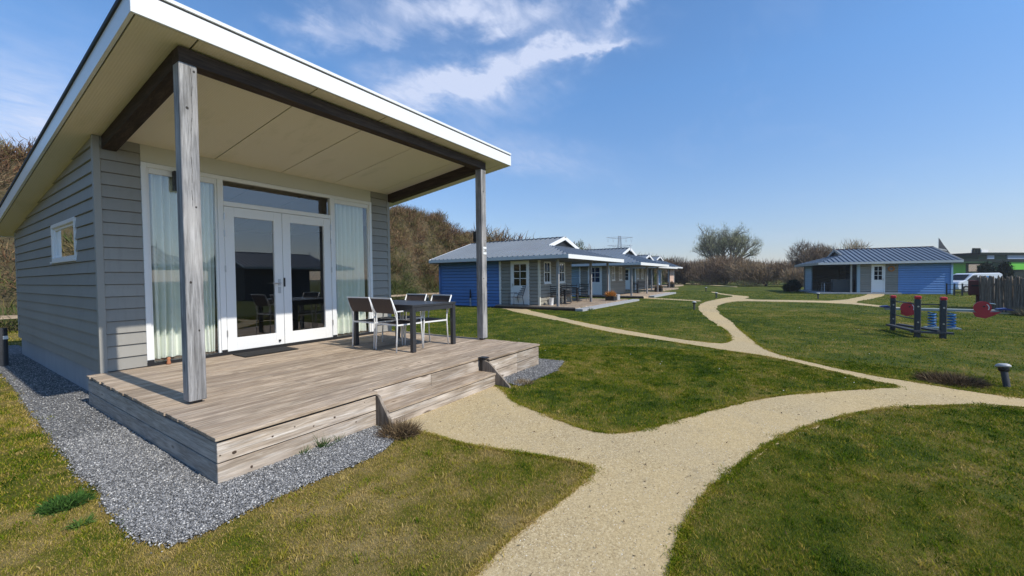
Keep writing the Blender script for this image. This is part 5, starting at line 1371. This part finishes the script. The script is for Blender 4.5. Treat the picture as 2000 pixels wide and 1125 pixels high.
def pebbles(x, y, z, size, seed, m, name, label, cat, flat_=.6):
    r = np.random.default_rng(seed); n = len(x)
    base = np.array([[1, 0, 0], [0, 1, 0], [-1, 0, 0], [0, -1, 0], [0, 0, 1], [0, 0, -1]], float)
    s_ = size * r.uniform(.45, 1.25, (n, 1, 1)) * np.stack([r.uniform(.7, 1.4, n), r.uniform(.6, 1.0, n), r.uniform(.35, .8, n) * flat_ / .6], 1)[:, None, :]
    v = base[None] * s_ * r.uniform(.75, 1.2, (n, 6, 1))
    a, b_ = r.uniform(0, 6.28, n), r.normal(0, .5, n)
    ca, sa, cb, sb = np.cos(a), np.sin(a), np.cos(b_), np.sin(b_)
    X = v[..., 0] * cb[:, None] - v[..., 2] * sb[:, None]; Zz = v[..., 0] * sb[:, None] + v[..., 2] * cb[:, None]; Y = v[..., 1]
    X2 = X * ca[:, None] - Y * sa[:, None]; Y2 = X * sa[:, None] + Y * ca[:, None]
    V = np.stack([X2 + x[:, None], Y2 + y[:, None], Zz + z[:, None]], 2).reshape(-1, 3)
    fb = np.array([[0, 1, 4], [1, 2, 4], [2, 3, 4], [3, 0, 4], [1, 0, 5], [2, 1, 5], [3, 2, 5], [0, 3, 5]])
    F = (np.arange(n)[:, None, None] * 6 + fb[None]).reshape(-1, 3)
    return tag(np_mesh(name, V, F, np.repeat(r.random(n), 8), m), label, cat, kind='stuff')
r = np.random.default_rng(77)
NG = 230000; x = r.uniform(-.6, 1.45, NG); y = np.where(r.random(NG) < .72, r.uniform(-.62, 2.2, NG), r.uniform(2.2, 10, NG))
x2 = r.uniform(3.4, 5.3, 12000); y2 = r.uniform(-.5, .35, 12000); x = np.concatenate([x, x2]); y = np.concatenate([y, y2])
ew = r.normal(0, .022, len(x))
k = (in_poly(x + ew, y + ew, GRAV) | in_poly(x + ew, y + ew, GRAVR)) & ~((x > .0) & (x < 4.8) & (y > .0) & (y < 3.7)) & ~((x > .13) & (y > 3.6))
x, y = x[k], y[k]
pebbles(x, y, .012 + r.uniform(0, .009, len(x)), .0082, 5, 'stone', 'gravel_stones', 'crushed grey gravel around the deck and cabin', 'gravel')
n = 90000; a = math.atan2(fwd[1], fwd[0]) + r.uniform(-.98, .98, n); d = np.sqrt(r.uniform(.7 ** 2, 9.5 ** 2, n)) ; d = np.where(r.random(n) < .6, .8 + (d - .7) * .55, d)
x, y = CAMX + d * np.cos(a), CAMY + d * np.sin(a); ew = r.normal(0, .02, n)
k = in_view(x, y) & in_poly(x + ew, y + ew, BPATH) & ~((x > 1.42) & (x < 3.34) & (y > -.14))
x, y, d = x[k], y[k], d[k]
pebbles(x, y, np.full(len(x), .006), .0040, 6, 'grit', 'path_grit', 'pale crushed shell grit scattered over the footpath', 'grit')

def tuft(name, label, cat, x, y, rad, hgt, n, mt, seed, flop=.9, w=.0022, tone=.5, kind=None, group=None, up_=1.0):
    V, F, T = twigs(n, [(0, 0, hgt * .12)], [(rad, rad, hgt * .15)], hgt, w, flop, seed, up_, [tone], .3)
    o = np_mesh(name, V, F, T, mt); o.location = (x, y, 0); return tag(o, label, cat, group, kind)
tuft('dead_grass_tuft', 'brown matted tuft of dead grass against the left step cheek', 'grass tuft', 1.40, -.36, .17, .12, 2200, 'deadgrass', 60, tone=.35, up_=.3)
tuft('dead_grass_tuft', 'dark dead grass heap beside the nearest low lamp', 'grass tuft', 6.75, -5.45, .34, .12, 4200, 'deadgrass', 61, tone=.25, up_=.3)
tuft('weed_clump', 'dark green leafy clump in the lawn left of the gravel', 'weed', -.66, .60, .12, .055, 1500, 'weed', 62, w=.0045, tone=.25, up_=.35)
tuft('weed_clump', 'small bright green weed left of the gravel, nearest the viewer', 'weed', -.66, .17, .05, .06, 110, 'weed', 63, w=.005, tone=.8, up_=.3)
for i, (x, y, hh, n, lb) in enumerate(((.64, -.03, .10, 26, 'thin weed against the front boards, leftmost of the three'), (.80, -.035, .13, 60, 'bushy weed against the front boards, middle of the three'),
                                      (.97, -.03, .10, 30, 'thin weed against the front boards, rightmost of the three'))):
    tuft('skirt_weed', lb, 'weed', x, y, .030, hh, n, 'weed', 70 + i, w=.003, tone=.25)
tuft('dead_grass_tuft', 'straw coloured grass growing over the right gravel patch beside the step', 'grass tuft', 3.62, -.42, .13, .06, 500, 'deadgrass', 65, tone=.8)
tuft('straw_tuft', 'straw coloured grass at the foot of the palisade fence', 'grass tuft', 20.3, -11.2, .9, .25, 2600, 'deadgrass', 66, w=.008, tone=.9)
tuft('green_edge_tuft', 'dark weeds along the front edge of the second cabin terrace', 'weed', 15.9, 4.0, .45, .12, 900, 'weed', 67, w=.008, tone=.2)
ks = MB(); ks.prism([(-.52, .38, -.02), (-.475, .38, -.02), (-.475, -.12, -.02), (-.52, -.12, -.02)], (0, 0, .034)); tag(ks.build('edging_stone', 'stoneedge', bevel=.004), 'grey edging stone half buried at the left edge of the gravel', 'edging stone')
# daisies and pale petals in the lawn
r2 = np.random.default_rng(5); mbp = MB()
x, y = lawn_points(420, 2.0, 16.0, 55)
for a, b_ in zip(x[:60], y[:60]):
    s_ = rnd.uniform(.006, .012); mbp.lathe([(s_ * .6, 0), (s_, .003), (s_ * .5, .006)], (float(a), float(b_), .030), 6)
tag(mbp.build('daisies', 'petal'), 'tiny white daisies and petals scattered in the lawn', 'daisies', kind='stuff')

# ------------------------------------------------------------------ the air: thin haze between us and the far woods
hz = MB(); hz.box(-120, 760, -420, 420, -1.0, 62); ho = hz.build('haze', 'glass'); tag(ho, 'thin pale summer haze over the whole site', 'haze', kind='stuff')
m = bpy.data.materials.new('haze_air'); m.use_nodes = True; nt = m.node_tree; nt.nodes.remove(nt.nodes['Principled BSDF'])
pv = N(nt, "ShaderNodeVolumePrincipled"); pv.inputs['Color'].default_value = (.92, .95, 1, 1); pv.inputs['Density'].default_value = .00055; pv.inputs['Anisotropy'].default_value = .2
nt.links.new(pv.outputs[0], nt.nodes['Material Output'].inputs['Volume']); ho.data.materials.clear(); ho.data.materials.append(m)

# dead leaf bits, twigs and crumbs lying on the path and the turf
r3 = np.random.default_rng(91); n = 2600
a = math.atan2(fwd[1], fwd[0]) + r3.uniform(-.98, .98, n); d = 1.0 + 11 * r3.random(n) ** 1.3; x, y = CAMX + d * np.cos(a), CAMY + d * np.sin(a)
k = in_view(x, y) & ~in_poly(x, y, HPOLY) & (in_poly(x, y, BPATH) | (r3.random(n) < .25)); x, y, d = x[k], y[k], d[k]; n = len(x)
V, F, T = twigs(n, np.stack([x, y, np.full(n, .010)], 1), np.full((n, 3), .001), .020, .0035, .2, 92, -.05, r3.random(n) * .5, .1)
V[:, 2] = np.clip(V[:, 2], .0075, .022)
tag(np_mesh('leaf_litter', V, F, T, 'deadgrass'), 'brown leaf crumbs and bits of twig lying on the footpath', 'leaf litter', kind='stuff')
